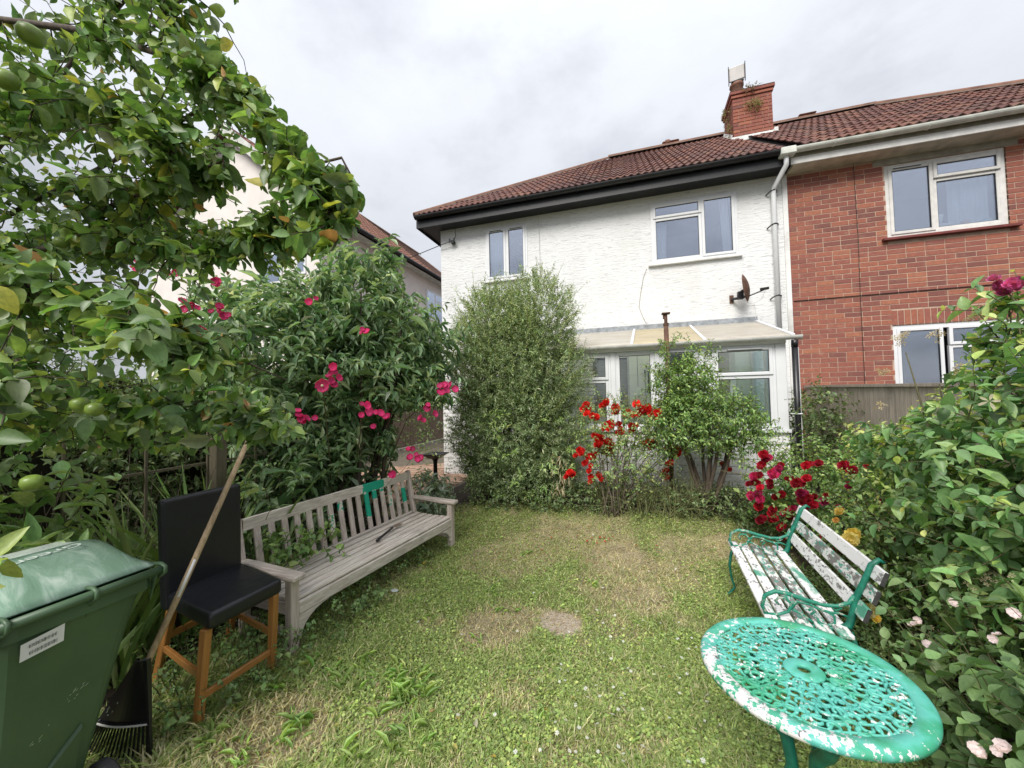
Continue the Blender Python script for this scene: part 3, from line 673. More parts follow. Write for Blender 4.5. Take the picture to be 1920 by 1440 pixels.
# roof: three cloudy panels and white glazing bars
ZW = 2.775
bx_ = [(-1.25, -1.10), (.03, .09), (.97, .99), (1.99, 1.97)]; pcs = [(.90, .86, .77), (.92, .80, .55), (.88, .83, .74)]
for i in range(3):
    (g0, w0), (g1, w1) = bx_[i], bx_[i+1]; V = [(g0, KY-.06, ZG+.09), (g1, KY-.06, ZG+.09), (w1, WY-.02, ZW), (w0, WY-.02, ZW)]; V += [(x, y, z-.012) for x, y, z in V[:2]]
    o = MB().add(V, [(0, 1, 2, 3), (4, 5, 1, 0)]).obj('roof_panel', POLY, cv); o.color = (*pcs[i], 1)
for (g, w_) in bx_: MB().bar((g, KY-.06, ZG+.10), (w_, WY-.03, ZW+.008), .04, .028).obj('glazing_bar', UPVC, cv, bev=.005)
gutter(cv, -1.3, 2.06, KY-.10, ZG+.085, .052, UPVCD, brackets=3)
MB().add([(-1.2, WY-.018, 2.77), (1.99, WY-.018, 2.77), (1.99, WY-.013, 2.86), (-1.2, WY-.013, 2.86), (-1.2, WY-.12, 2.745), (1.97, WY-.12, 2.745)], [(0, 1, 2, 3), (4, 5, 1, 0)]).obj('flashing', LEAD, cv, recalc=False)
dpb = MB().tube([(1.985, KY-.10, 2.29), (1.985, KY-.09, 2.2)], .038, 12).tube([(1.985, KY-.09, 2.2), (1.985, KY-.09, .3)], .034, 12).obj('downpipe', BLACKP, cv, smooth=True)
MB().tube([(1.93, KY-.04, 1.36), (1.95, KY-.13, 1.36), (2.02, KY-.13, 1.36), (2.04, KY-.05, 1.36)], .008, 5).obj('pipe_clip', UPVC, dpb)
MB().tube([(2.035, KY-.05, 2.2), (2.035, KY-.05, .4)], .008, 6).obj('overflow_pipe', UPVC, cv)
# inside: painted wall, hanging rack
MB().box(-.02, .53, WY-.035, WY-.03, .3, 2.74).box(1.36, 1.97, WY-.035, WY-.03, .3, 2.74).obj('inner_wall', MINT, cv)
rk = root('wall_rack', 'white wire rack with a dark hanging tool inside the conservatory', 'rack', (.33, 7.03, 2.18))
m = MB(); 
for z in (2.17, 2.11): m.tube([(.17, 7.02, z), (.50, 7.02, z)], .006, 5)
for i in range(5): m.tube([(.20+.07*i, 7.02, 2.17), (.20+.07*i, 6.99, 2.20)], .004, 4); m.tube([(.20+.07*i, 7.02, 2.11), (.20+.07*i, 6.985, 2.07)], .004, 4)
m.obj('rack_rail', UPVCD, rk)
MB().tube([(.295, 7.0, 2.08), (.30, 7.0, 1.72)], .014, 6).lathe([(.0, -.02), (.035, 0), (.02, .07)], (.30, 7.0, 1.67), 8).obj('hanging_brush', BLACKP, rk)
MB().tube([(.24, 7.0, 2.06), (.24, 7.0, 2.0)], .016, 6).tube([(.24, 7.0, 2.0), (.25, 7.0, 1.1)], .004, 4).tube([(.12, 7.01, 2.4), (.12, 7.01, 1.78)], .004, 4).obj('cord', BLACKP, rk)

# rusty flue post
fl = root('flue_pipe', 'rusty metal flue post with cap standing in front of the conservatory', 'flue', (.475, 5.45, .3))
MB().tube([(.475, 5.45, .28), (.475, 5.45, 1.5), (.47, 5.45, 2.55)], .030, 12).obj('pipe', RUSTY, fl, smooth=True)
MB().tube([(.47, 5.45, 2.50), (.47, 5.45, 2.70)], .022, 10).lathe([(.036, 0), (.036, .03)], (.47, 5.45, 2.55), 10).obj('collar', RUSTY, fl)
MB().box(.42, .525, 5.40, 5.50, 2.70, 2.718).box(.435, .455, 5.43, 5.47, 2.64, 2.70).obj('cap', RUSTY, fl, bev=.004)

# satellite dish
sdh = root('satellite_dish', 'rusty brown satellite dish bracketed to the white wall beside the downpipe', 'satellite dish', (1.68, WY, 3.2))
Md = Matrix.Translation((1.83, 6.86, 3.27)) @ Matrix.Rotation(math.radians(-71), 4, 'Z') @ Matrix.Rotation(math.radians(80), 4, 'X')
MB().lathe([(0, .035), (.08, .028), (.15, .010), (.20, -.012), (.215, -.022), (.222, -.018), (.20, -.006), (.15, .016), (.08, .034), (0, .041)], (0, 0, 0), 28).obj('dish', RUSTY, sdh, smooth=True, recalc=False)
d_ = [c for c in sdh.children][0]; d_.location = Vector((1.80, 6.84, 3.29))-sdh.location; d_.rotation_euler = (math.radians(84), 0, math.radians(66)); d_.scale = (.85, 1, 1)
MB().box(1.60, 1.66, WY-.02, WY-.001, 3.11, 3.24).obj('wall_plate', RUSTY, sdh)
MB().tube([(1.63, WY-.02, 3.17), (1.68, 6.98, 3.16), (1.78, 6.88, 3.16)], .022, 8).tube([(1.70, 6.97, 3.16), (1.74, 6.92, 3.26), (1.79, 6.86, 3.28)], .016, 6).box(1.68, 1.76, 6.88, 6.96, 3.13, 3.25).obj('bracket', BLACKP, sdh)
MB().tube([(1.79, 6.85, 3.14), (1.88, 6.72, 3.16), (1.97, 6.62, 3.18)], .009, 6).obj('arm', BLACKP, sdh)
MB().tube([(1.93, 6.66, 3.20), (2.01, 6.58, 3.19)], .022, 8).obj('receiver_head', BLACKP, sdh)
MB().tube([(1.76, 6.86, 3.24), (1.79, 6.93, 3.12), (1.86, 7.04, 3.08), (1.95, 7.07, 3.07), (1.965, 7.075, 3.0), (1.967, 7.078, 2.80)], .004, 4).tube([(1.98, 6.62, 3.17), (1.98, 6.8, 3.08), (1.95, 7.07, 3.08)], .003, 4).obj('cable', UPVCD, sdh)
# service cable and wall bracket
sv = root('service_cable', 'overhead cable running from a bracket on the white wall to the left', 'cable', (-3.38, WY-.05, 4.81))
MB().tube([(-3.36, WY-.10, 4.83), (-3.55, 7.0, 4.80), (-4.4, 7.1, 4.66), (-6.2, 7.5, 4.70), (-9, 8.3, 5.2)], .008, 5).obj('cable', BLACKP, sv)
MB().box(-3.40, -3.34, WY-.10, WY, 4.79, 4.85).tube([(-3.42, WY-.10, 4.80), (-3.42, WY-.10, 4.88)], .012, 6).tube([(-3.32, WY-.10, 4.80), (-3.32, WY-.10, 4.88)], .012, 6).tube([(-3.33, WY-.03, 5.12), (-3.32, WY-.03, 4.95), (-3.34, WY-.06, 4.86)], .006, 5).obj('bracket', BLACKP, sv)
wl = root('hanging_wire', 'thin wire hanging down the white wall between the two upper windows', 'wire', (-1.58, WY-.02, 4.6))
MB().tube([(-1.585, WY-.012, 5.12), (-1.58, WY-.016, 4.7), (-1.582, WY-.014, 4.0)], .006, 5).obj('wire', UPVCD, wl)
ck = root('wall_wire', 'thin wire wandering down the white wall below the large upper window', 'wire', (.2, WY-.02, 3.4))
MB().tube([(.33, WY-.013, 3.84), (.27, WY-.014, 3.70), (.21, WY-.014, 3.4), (.18, WY-.014, 3.18), (.24, WY-.013, 3.0), (.29, WY-.013, 2.88)], .0035, 4).obj('wire', CONC, ck)

# ================================================================= LEFT HOUSE
lh = root('cream_house', 'cream gabled house with red tiled roof beyond the flowering bushes at left', 'house', (-10, 7.5, 0))
LX0, LX1, LY, LZ, LR = -13.0, -7.0, 7.37, 6.2, 8.72; LXM = -10.0
MB().add([(LX0, LY, 0), (LX1, LY, 0), (LX1, LY, LZ), (LXM, LY, LR), (LX0, LY, LZ)], [(0, 1, 2, 3, 4)]).obj('wall', CREAM, lh, recalc=False)
holed = MB().add([(LX1, LY, 0), (LX1, 17, 0), (LX1, 17, LZ), (LX1, LY, LZ)], [(0, 1, 2, 3)]).obj('side_wall', CREAM, lh, recalc=False)
MB().box(LX1, LX1+.03, LY, 17, 0, 3.1).obj('render_band', PINKR, lh)
ro = MB().add([(LX1+.35, LY-.25, LZ-.12), (LXM, LY-.25, LR+.17), (LXM, 17, LR+.17), (LX1+.35, 17, LZ-.12), (LX0-.35, LY-.25, LZ-.12), (LX0-.35, 17, LZ-.12)], [(0, 3, 2, 1), (4, 1, 2, 5)]).obj('roof', RIDGE, lh, recalc=False)
RTM = bpy.data.materials['clay_roof_tile']
ORT = (lambda k: (k.base(k.ramp(k.objrand(), (0, (.17, .075, .052)), (1, (.27, .13, .085)))), k.rough(.9), k.m)[2])(NB('orange_roof_tile'))
tm2 = MB().add([(0, 0, .03), (0, .25, .03), (-.30, .25, .02), (-.30, 0, .02), (.0, 0, 0), (0, .25, 0), (0, .12, .055), (-.3, .12, .045), (0, .20, .05), (-.3, .20, .04)], [(0, 6, 7, 3), (6, 8, 9, 7), (8, 1, 2, 9), (4, 5, 1, 0), (0, 1, 8, 6)]).mesh('pantile', ORT)
lp = math.atan2(LR+.29-LZ, LXM-LX1-.35); sl = math.hypot(LXM-LX1-.35, LR+.29-LZ); rows = 14; pl = absloc(ro); cnt = 0
for r in range(rows):
    for c in range(21):
        t = r/rows; x = (LX1+.35)+(LXM-LX1-.35)*t; z = LZ-.10+(LR+.29-LZ)*t
        o = bpy.data.objects.new('roof_tile', tm2); C.objects.link(o); o.parent = ro; o.location = Vector((x, LY-.2+c*.25, z+.02))-pl; o.rotation_euler = (0, math.atan2(LR+.29-LZ, 3.35), 0); cnt += 1
V = []; F = []
for r in range(rows):
    for c in range(21, 38):
        t = r/rows; t2 = (r+1.05)/rows; x = (LX1+.35)-3.35*t; z = LZ-.09+(LR+.29-LZ)*t; x2 = (LX1+.35)-3.35*t2; z2 = LZ-.09+(LR+.29-LZ)*t2; y = LY-.2+c*.25; b = len(V)
        V += [(x, y, z+.03), (x, y+.25, z+.03), (x2, y+.25, z2+.01), (x2, y, z2+.01)]; F.append((b, b+1, b+2, b+3))
stuff(MB().add(V, F).obj('tilework', RIDGE, ro, recalc=False))
caps(ro, (LXM, LY-.25, LR+.2), (LXM, 17, LR+.2), 12)
for (x0, z0, x1, z1) in ((LX1+.40, LZ-.17, LXM, LR+.13), (LX0-.40, LZ-.17, LXM, LR+.13)):
    MB().bar((x0, LY-.26, z0), (x1, LY-.26, z1), .05, .24).obj('bargeboard', GUTW, lh)
MB().box(LX1, LX1+.36, LY-.2, 17, LZ-.20, LZ-.17).obj('soffit', GUTW, lh); MB().tube([(LX1+.42, LY-.2, LZ-.14), (LX1+.42, 17, LZ-.14)], .06, 8).obj('gutter', GUTB, lh)
MB().box(LX1+.33, LX1+.36, LY-.2, 17, LZ-.2, LZ-.03).obj('fascia', GUTB, lh)
wm_ = MB().box(LX1-.01, LX1+.03, 12.3, 14.2, 4.55, 5.65).obj('window', UPVC, lh)
for (a, b, c, d) in ((12.38, 12.85, 4.62, 5.58), (12.95, 13.5, 4.62, 5.30), (12.95, 13.5, 5.36, 5.58), (13.6, 14.12, 4.62, 5.58)): MB().box(LX1+.031, LX1+.036, a, b, c, d).obj('pane', GLASS, wm_)
for (a, b, c, d) in ((-8.95, -8.2, 4.6, 5.4), (-7.75, -7.45, 4.75, 5.25)):
    wo = MB().box(a, b, LY-.03, LY+.01, c, d).obj('window', UPVC, lh); MB().box(a+.06, b-.06, LY-.036, LY-.031, c+.06, d-.06).obj('pane', GLASS, wo)
MB().tube([(-9.0, LY-.03, 5.7), (-8.4, LY-.03, 5.74), (-7.7, LY-.03, 5.78), (-7.7, LY-.03, 4.0)], .015, 6).obj('pipe', GUTW, lh)

# ================================================================= FENCES
def board_fence(nm, label, p0, p1, h0, h1, n, mat, bw_, face, cap=True):
    r = root(nm, label, 'fence', (p0[0], p0[1], 0)); 
    for i in range(n):
        t = (i+.5)/n; x = p0[0]+(p1[0]-p0[0])*t; y = p0[1]+(p1[1]-p0[1])*t; zb = p0[2]+(p1[2]-p0[2])*t
        a = math.atan2(p1[1]-p0[1], p1[0]-p0[0])+random.uniform(.08, .12)
        M_ = Matrix.Translation((x, y, zb)) @ Matrix.Rotation(a, 4, 'Z')
        MB().box(-bw_/2, bw_/2, -.008, .008, .03, h0+(h1-h0)*t+random.uniform(-.006, .006), M_).obj('board', mat, r)
    if cap:
        MB().bar((p0[0], p0[1], p0[2]+h0+.012), (p1[0], p1[1], p1[2]+h1+.012), .07, .03).obj('capping_rail', mat, r)
    MB().bar((p0[0]+face*.03, p0[1], p0[2]+.4), (p1[0]+face*.03, p1[1], p1[2]+.4), .05, .07).obj('rail', mat, r)
    return r
board_fence('board_fence', 'grey weathered board fence between the brick wall and the tall green shrub', (2.60, 7.05, .15), (2.60, 1.2, .0), 1.55, 1.62, 52, FENCEW, .122, 1)
board_fence('board_fence', 'brown close-boarded fence beside the paved path at the left house', (-6.62, 17, .12), (-6.62, 5.5, .12), 1.33, 1.33, 84, FENCEB, .142, -1)
kb = struct(MB().box(-6.6, -6.45, 5.5, 17, .05, .20).obj('kerb', CONC))
tr = root('trellis_fence', 'old wooden post and trellis half hidden behind the black stool', 'fence', (-3.3, 2.4, 0))
for y, s_ in ((2.34, .095), (.9, .09), (3.9, .09)): MB().box(-3.3-s_/2, -3.3+s_/2, y-s_/2, y+s_/2, 0, 1.75).obj('post', POSTW, tr, bev=.006)
for z in (.55, 1.15, 1.55): MB().box(-3.365, -3.348, .5, 4.3, z, z+.018).obj('rail', POSTW, tr)
for i in range(9): MB().box(-3.345, -3.33, .6+.42*i, .615+.42*i, .1, 1.7).obj('slat', POSTW, tr)

# ================================================================= WOODEN BENCH (left)
bd = root('garden_bench', 'long weathered wooden slatted bench with patches of green paint', 'bench', (-2.3, 2.95, 0))
P0 = Vector((-2.17, 2.02, 0)); P1 = Vector((-1.95, 3.90, 0)); U = (P1-P0).normalized(); W_ = Vector((-U.y, U.x, 0)); BL = (P1-P0).length
def bp(u, w_, z): return P0+U*u+W_*w_+Vector((0, 0, z))
def paintmesh(a, b, w1, h1, up, mat, parent, name, spots, n=24):
    """a subdivided bar with a vertex attribute saying where old paint survives; spots (t0,t1,strength)"""
    a = Vector(a); b = Vector(b); d = (b-a).normalized(); u = Vector(up); x = d.cross(u).normalized(); u = x.cross(d); V = []; A = []; F = []
    for i in range(n+1):
        t = i/n; p = a+(b-a)*t; s_ = 0.
        for t0, t1, k in spots: s_ = max(s_, k*float(sstep(t, t0-.06, t0+.04))*float(1-sstep(t, t1-.04, t1+.06)))
        for sx, su in ((-1, -1), (1, -1), (1, 1), (-1, 1)): V.append(p+x*sx*w1/2+u*su*h1/2); A.append(s_)
        if i < n:
            for j in range(4): F.append((i*4+j, i*4+(j+1) % 4, i*4+4+(j+1) % 4, i*4+4+j))
    F += [(0, 3, 2, 1), (n*4, n*4+1, n*4+2, n*4+3)]
    o = npmesh(name, np.array([tuple(v) for v in V]), [np.array(F)], mat, False, {'paint': np.array(A)}, parent); return center_origin(o)
SEAT = .335; ARM = .50; BT = .80; BD = .50; LEAN = .09
for u in (0, BL):
    MB().bar(bp(u, 0, -.02), bp(u, 0, ARM-.02), .062, .062, U).obj('leg', OAKZ, bd, bev=.005)
    MB().bar(bp(u, BD-.01, -.02), bp(u, BD, SEAT), .062, .055, U).obj('leg', OAKZ, bd, bev=.005)
    MB().bar(bp(u, BD, SEAT-.02), bp(u, BD+LEAN, BT+.015), .062, .055, U, .062, .04).obj('back_post', OAKZ, bd, bev=.012)
    s_ = 1 if u == 0 else -1
    am = MB(); pts = [(-.075, -.045), (-.075, .045), (.1, .05), (.36, .036), (BD+.01, .03), (BD+.01, -.03), (.36, -.036), (.1, -.05)]
    V = [bp(u+q, p, ARM+z+(.012 if p > .3 else 0)) for z in (-.018, .018) for p, q in pts]; k = len(pts)
    am.add(V, [tuple(range(k)), tuple(range(2*k-1, k-1, -1))]+[(i, (i+1) % k, (i+1) % k+k, i+k) for i in range(k)]); am.obj('armrest', OAKX, bd, bev=.008)
    MB().bar(bp(u, .02, .13), bp(u, BD-.02, .13), .03, .04).obj('stretcher', OAKX, bd, bev=.004)
    MB().bar(bp(u, .02, SEAT-.05), bp(u, BD-.02, SEAT-.06), .03, .08).obj('side_rail', OAKX, bd, bev=.004)
# front rail with curved brackets
MB().bar(bp(.03, -.012, SEAT-.055), bp(BL-.03, -.012, SEAT-.055), .028, .085).obj('front_rail', OAKY, bd, bev=.006)
for u, s_ in ((.031, 1), (BL-.031, -1)):
    pr = [(0, 0), (.24, 0)]+[(.24-.24*math.sin(t)*.92, -.15*(1-math.cos(t))) for t in [i*math.pi/2/6 for i in range(1, 7)]]+[(0, -.15)]
    V = [bp(u+s_*p, -.012+w_, SEAT-.099+q) for w_ in (-.011, .011) for p, q in pr]; k = len(pr)
    MB().add(V, [tuple(range(k)), tuple(range(2*k-1, k-1, -1))]+[(i, (i+1) % k, (i+1) % k+k, i+k) for i in range(k)]).obj('bracket', OAKY, bd)
for i in range(6):
    w_ = .02+i*.082; MB().bar(bp(.0, w_, SEAT+.002-.02*math.sin(i/5*math.pi)*.4), bp(BL, w_, SEAT+.002-.02*math.sin(i/5*math.pi)*.4), .063, .02).obj('seat_slat', OAKY, bd, bev=.005)
def bk(u, z, off=0): t = (z-SEAT)/(BT-SEAT); return bp(u, BD-.005+LEAN*t+off, z)
paintmesh(bk(.03, BT-.045), bk(BL-.03, BT-.045), .03, .085, (0, 0, 1), OAKY, bd, 'top_rail', [(.615, .80, .68)], 60)
MB().bar(bk(.03, SEAT+.012), bk(BL-.03, SEAT+.012), .03, .035).obj('lower_rail', OAKY, bd, bev=.005)
SP = {6: [(.25, .75, .5)], 7: [(.72, .98, .55)], 10: [(.3, 1, .75)], 11: [(.72, 1, .7)], 12: [(.85, 1, .6)], 13: [(.4, .85, .5)], 15: [(.35, .8, .72)]}
for i in range(16):
    u = .03+(BL-.06)*(i+.9)/16.8; paintmesh(bk(u, SEAT+.03), bk(u, BT-.085), .050, .016, W_, OAKZ, bd, 'back_slat', SP.get(i, []), 14)
stk = root('hearth_brush', 'black handled brush with frayed bristles lying on the wooden bench seat', 'brush', tuple(bp(1.2, .3, SEAT+.03)))
MB().tube([bp(.98, .20, SEAT+.03), bp(1.30, .30, SEAT+.035)], .011, 8).tube([bp(.98, .20, SEAT+.03), bp(1.02, .212, SEAT+.03)], .014, 8).obj('handle', BLACKP, stk, smooth=True)
m = MB()
for i in range(40):
    a = bp(1.30, .30, SEAT+.033); m.tube([a, a+U*random.uniform(.08, .16)+W_*random.uniform(-.03, .04)+Vector((0, 0, random.uniform(-.015, .01)))], .0016, 3)
stuff(m.obj('bristles', FENCEB, stk))

# ================================================================= BAR STOOL
st = root('bar_stool', 'black padded bar stool with honey coloured wooden legs next to the rake', 'stool', (-2.4, 1.75, 0))
def rounded(name, c4, z0, z1, parent, bev=.025, mat=LEATHER, tilt=0.):
    V = [(*p, z0) for p in c4]+[(*p, z1) for p in c4]
    return MB().add(V, [(3, 2, 1, 0), (4, 5, 6, 7), (0, 1, 5, 4), (1, 2, 6, 5), (2, 3, 7, 6), (3, 0, 4, 7)]).obj(name, mat, parent, smooth=True, bev=bev, seg=3)
SF = [(-2.11, 1.455), (-2.09, 1.875), (-2.60, 2.00), (-2.62, 1.56)]
rounded('seat', SF, .475, .56, st)
V = [(-2.57, 1.545, .56), (-2.55, 1.975, .56), (-2.63, 1.99, .56), (-2.65, 1.55, .56), (-2.585, 1.52, 1.10), (-2.565, 1.98, 1.10), (-2.635, 1.995, 1.095), (-2.655, 1.53, 1.095)]
MB().add([(a, b, c) if i > 3 else (a, b, .46) for i, (a, b, c) in enumerate(V)], [(3, 2, 1, 0), (4, 5, 6, 7), (0, 1, 5, 4), (1, 2, 6, 5), (2, 3, 7, 6), (3, 0, 4, 7)]).obj('backrest', LEATHER, st, smooth=True, bev=.027, seg=4)
LG = [((-2.15, 1.47, .48), (-2.17, 1.445, -.01)), ((-2.12, 1.84, .48), (-2.14, 1.84, -.01)), ((-2.58, 1.58, .48), (-2.70, 1.56, -.01)), ((-2.56, 1.95, .48), (-2.68, 1.97, -.01))]
for a, b in LG: MB().bar(a, b, .042, .042, (1, .1, 0), .036, .036).obj('leg', STOOLW, st, bev=.004)
def lp_(i, z): a, b = LG[i]; t = (a[2]-z)/(a[2]-b[2]); return Vector(a).lerp(Vector(b), t)
STW2 = m_wood('honey_varnished_rail', (.30, .125, .035), (.46, .22, .065), 'y', rough=.35)
for i, j, z in ((0, 1, .14), (0, 2, .24), (1, 3, .24), (2, 3, .30)): MB().bar(lp_(i, z), lp_(j, z), .02, .036).obj('stretcher', STW2, st, bev=.003)

# ================================================================= RAKE
rk2 = root('leaf_rake', 'wooden handled black leaf rake leaning across the black stool', 'rake', (-2.3, 1.25, 0))
A_ = Vector((-2.15, 1.215, .47)); B_ = Vector((-2.33, 1.88, 1.485))
MB().tube([A_, A_.lerp(B_, .3)+Vector((.004, 0, 0)), A_.lerp(B_, .7), B_], [.014, .0145, .0145, .0135], 10).obj('handle', HANDLE, rk2, smooth=True)
MB().tube([A_.lerp(B_, .22)+Vector((.012, -.006, 0)), A_.lerp(B_, .36)+Vector((.012, -.006, 0))], .0075, 8).obj('label', PAPER, rk2, smooth=True)
hd_ = (A_-B_).normalized(); sx_ = Vector((-.45, -.75, .0)); sx_ = (sx_-hd_*sx_.dot(hd_)).normalized(); nr = hd_.cross(sx_)
V = []; F = []; nU, nV = 12, 6
dn = Vector((-.02, .05, -1)).normalized()
fan = lambda t, s_: A_+Vector((-.01, .01, .01))+dn*(.30*t)+(Vector((-.86, -.20, -.02)))*(.07+.24*t)*s_+Vector((0, -.02*math.sin(s_*math.pi), 0))
for j in range(nV+1):
    for i in range(nU+1): V.append(fan(j/nV*1.0, i/nU))
for j in range(nV):
    for i in range(nU): a = j*(nU+1)+i; F.append((a, a+1, a+nU+2, a+nU+1))
fo = MB().add(V, F).obj('fan_head', BLACKP, rk2, recalc=False); md = fo.modifiers.new('s', 'SOLIDIFY'); md.thickness = .006
MB().tube([A_+Vector((0, 0, .02)), A_+dn*.45], [.016, .006], 6).obj('fan_spine', BLACKP, rk2)
for i in range(20):
    s_ = i/19; p = fan(.95, s_); q = fan(1.5, s_); MB().tube([p, (p+q)/2, q, q+Vector((.0, -.03, -.015))], [.006, .0055, .005, .004], 4).obj('tine', BLACKP, rk2)
MB().tube([fan(1.0, i/6)+Vector((.004, -.006, 0)) for i in range(7)], .004, 5).obj('edge_wire', UPVCD, rk2)

# ================================================================= WHEELIE BIN
bn = root('wheelie_bin', 'green wheeled garden waste bin with closed dusty lid in the left foreground', 'bin', (-2.2, .95, 0))
def ring(x0, x1, y0, y1, z, r=.05, n=4):
    o_ = []
    for cx, cy, a0 in ((x1-r, y0+r, -90), (x1-r, y1-r, 0), (x0+r, y1-r, 90), (x0+r, y0+r, 180)):
        for i in range(n+1): a = math.radians(a0+90*i/n); o_.append((cx+r*math.cos(a), cy+r*math.sin(a), z))
    return o_
rings = [ring(-2.40, -2.17, .76, .985, .04, .04), ring(-2.41, -2.16, .75, .995, .07, .04), ring(-2.46, -2.02, .72, 1.085, .72), ring(-2.47, -1.985, .71, 1.11, .87), ring(-2.485, -1.965, .70, 1.14, .875), ring(-2.485, -1.965, .70, 1.14, .945)]
V = sum(rings, []); k = len(rings[0]); F = [(i*k+j, i*k+(j+1) % k, (i+1)*k+(j+1) % k, (i+1)*k+j) for i in range(len(rings)-1) for j in range(k)]+[tuple(range(k-1, -1, -1))]
MB().add(V, F).obj('body', BINM, bn, recalc=True, smooth=False, bev=0)
# moulded triangular axle recess on the back wall
def backx(z): return -2.16+(.14)*(z-.07)/.65 if z < .72 else -1.985+(z-.72)*.1
pz = [(.765, .16), (.965, .16), (.965, .42)]
V = [(backx(z)+.003, y, z) for y, z in pz]+[(backx(z)+.003, *(lambda c: (y*.86+.938*.14, z*.86+.247*.14))(0)) for y, z in pz]
MB().add([(backx(z)+.002, y, z) for y, z in pz]+[(backx(z)+.012, y*.92+.938*.08, z*.92+.247*.08) for y, z in pz], [(0, 1, 4, 3), (1, 2, 5, 4), (2, 0, 3, 5), (3, 4, 5)]).obj('moulded_panel', BINM, bn, recalc=True)
# lid
lv = []; NL = 14
def lidz(s_, t): return .955+.055*math.sin(min(1, s_*1.6)*math.pi/2)+.055*math.sin(max(0, min(1, s_))*math.pi)*(.35+.65*math.sin(t*math.pi)**.5)-.05*max(0, s_-.9)*10*.5
V = []; 
for i in range(NL+1):
    for j in range(NL+1):
        s_ = i/NL; t = j/NL; rnd = .04*(1-math.sin(t*math.pi)**.35)*(s_ > .8)
        x = -1.985-.53*s_; y = .70+.455*t; edge = min(1, 8*min(t, 1-t)); V.append((x, y, lidz(s_, t)*edge+(.935)*(1-edge)+.02*(1-edge)))
F = [(i*(NL+1)+j, i*(NL+1)+j+1, (i+1)*(NL+1)+j+1, (i+1)*(NL+1)+j) for i in range(NL) for j in range(NL)]
ld = MB().add(V, F).obj('lid', LIDM, bn, smooth=True, recalc=False); md = ld.modifiers.new('s', 'SOLIDIFY'); md.thickness = .008; md.offset = 1
MB().tube([(-1.945, .70, .945), (-1.945, 1.155, .945)], .0165, 12).obj('hinge_bar', BINM, bn, smooth=True)
for y in (.715, .93, 1.15): MB().tube([(-1.99, y, .90), (-1.955, y, .915), (-1.926, y, .935), (-1.926, y, .957), (-1.95, y, .966), (-1.99, y, .962)], .008, 6).obj('hinge_strap', BINM, bn, smooth=True)
MB().prism([(-1.975, .94), (-1.945, .935), (-1.99, .82)], 1.13, 1.137).prism([(-1.975, .94), (-1.945, .935), (-1.99, .82)], .70, .707).prism([(-1.975, .93), (-1.945, .93), (-1.99, .85)], .928, .935).obj('rim_gusset', BINM, bn)
for y in (.765, 1.045):
    wh = MB().tube([(-2.10, y-.022, .1), (-2.10, y+.022, .1)], .1, 24).obj('wheel', RUBBER, bn, bev=.008); MB().tube([(-2.10, y-.026, .1), (-2.10, y+.026, .1)], .055, 16).obj('hub', BLACKP, wh)
MB().tube([(-2.10, .78, .1), (-2.10, 1.04, .1)], .012, 8).obj('axle', RUSTY, bn)
# sticker with print lines
def on_back(y, z, off=.0): return (backx(z)+off, y, z)
ya, yb, za, zb = .758, .862, .80, .862
stc = MB().add([on_back(ya, za, .006), on_back(yb, za+.012, .006), on_back(yb, zb+.012, .006), on_back(ya, zb-.004, .006)], [(0, 1, 2, 3)]).obj('sticker', PAPER, bn, recalc=False)
m = MB()
for row, z in enumerate((.842, .818)):
    for i in range(20):
        y = .776+i*.0034+row*.002; hh = .013 if i % 3 else .010; wv_ = random.choice((.0011, .0018)); zo = (y-ya)*.1
        m.add([on_back(y, z+zo-hh/2, .009), on_back(y+wv_, z+zo-hh/2, .009), on_back(y+wv_, z+zo+hh/2, .009), on_back(y, z+zo+hh/2, .009)], [(0, 1, 2, 3)])
m.obj('barcode', INK, stc, recalc=False)
# scratches
m = MB()
for cy_, cz_, n_ in ((.93, .56, 12), (1.05, .40, 6), (.86, .47, 5), (1.08, .66, 3)):
    for i in range(n_):
        y = cy_+random.gauss(0, .02); z = cz_+random.gauss(0, .012)+(y-cy_)*.7; a = random.uniform(.4, 1.0); l_ = random.uniform(.004, .014)
        m.add([on_back(y, z, .0035), on_back(y+l_*math.cos(a), z+l_*math.sin(a), .0035), on_back(y+l_*math.cos(a), z+l_*math.sin(a)+.0015, .0035), on_back(y, z+.002, .0035)], [(0, 1, 2, 3)])
m.obj('scratch_marks', LETTER, bn, recalc=False)
cu = bpy.data.curves.new('lettering', 'FONT'); cu.body = 'Green w'; cu.size = .074; cu.extrude = .0006; cu.materials.append(LETTER)
_t = bpy.data.objects.new('t', cu); tx = bpy.data.objects.new('lettering', bpy.data.meshes.new_from_object(_t)); bpy.data.objects.remove(_t); C.objects.link(tx); tx.parent = bn; tx.location = Vector((-2.245, 1.02, 1.076))-bn.location; tx.rotation_euler = (math.radians(0), math.radians(3), math.radians(-90))
m = MB()
for i in range(8):
    x = -2.27-.015*i; L_ = random.uniform(.16, .21); m.add([(x, 1.02-L_, 1.0765-.001*i), (x, 1.02, 1.0745-.001*i), (x-.007, 1.02, 1.0745-.001*i), (x-.007, 1.02-L_, 1.0765-.001*i)], [(3, 2, 1, 0)])
m.obj('small_print', LETTER, bn, recalc=False)

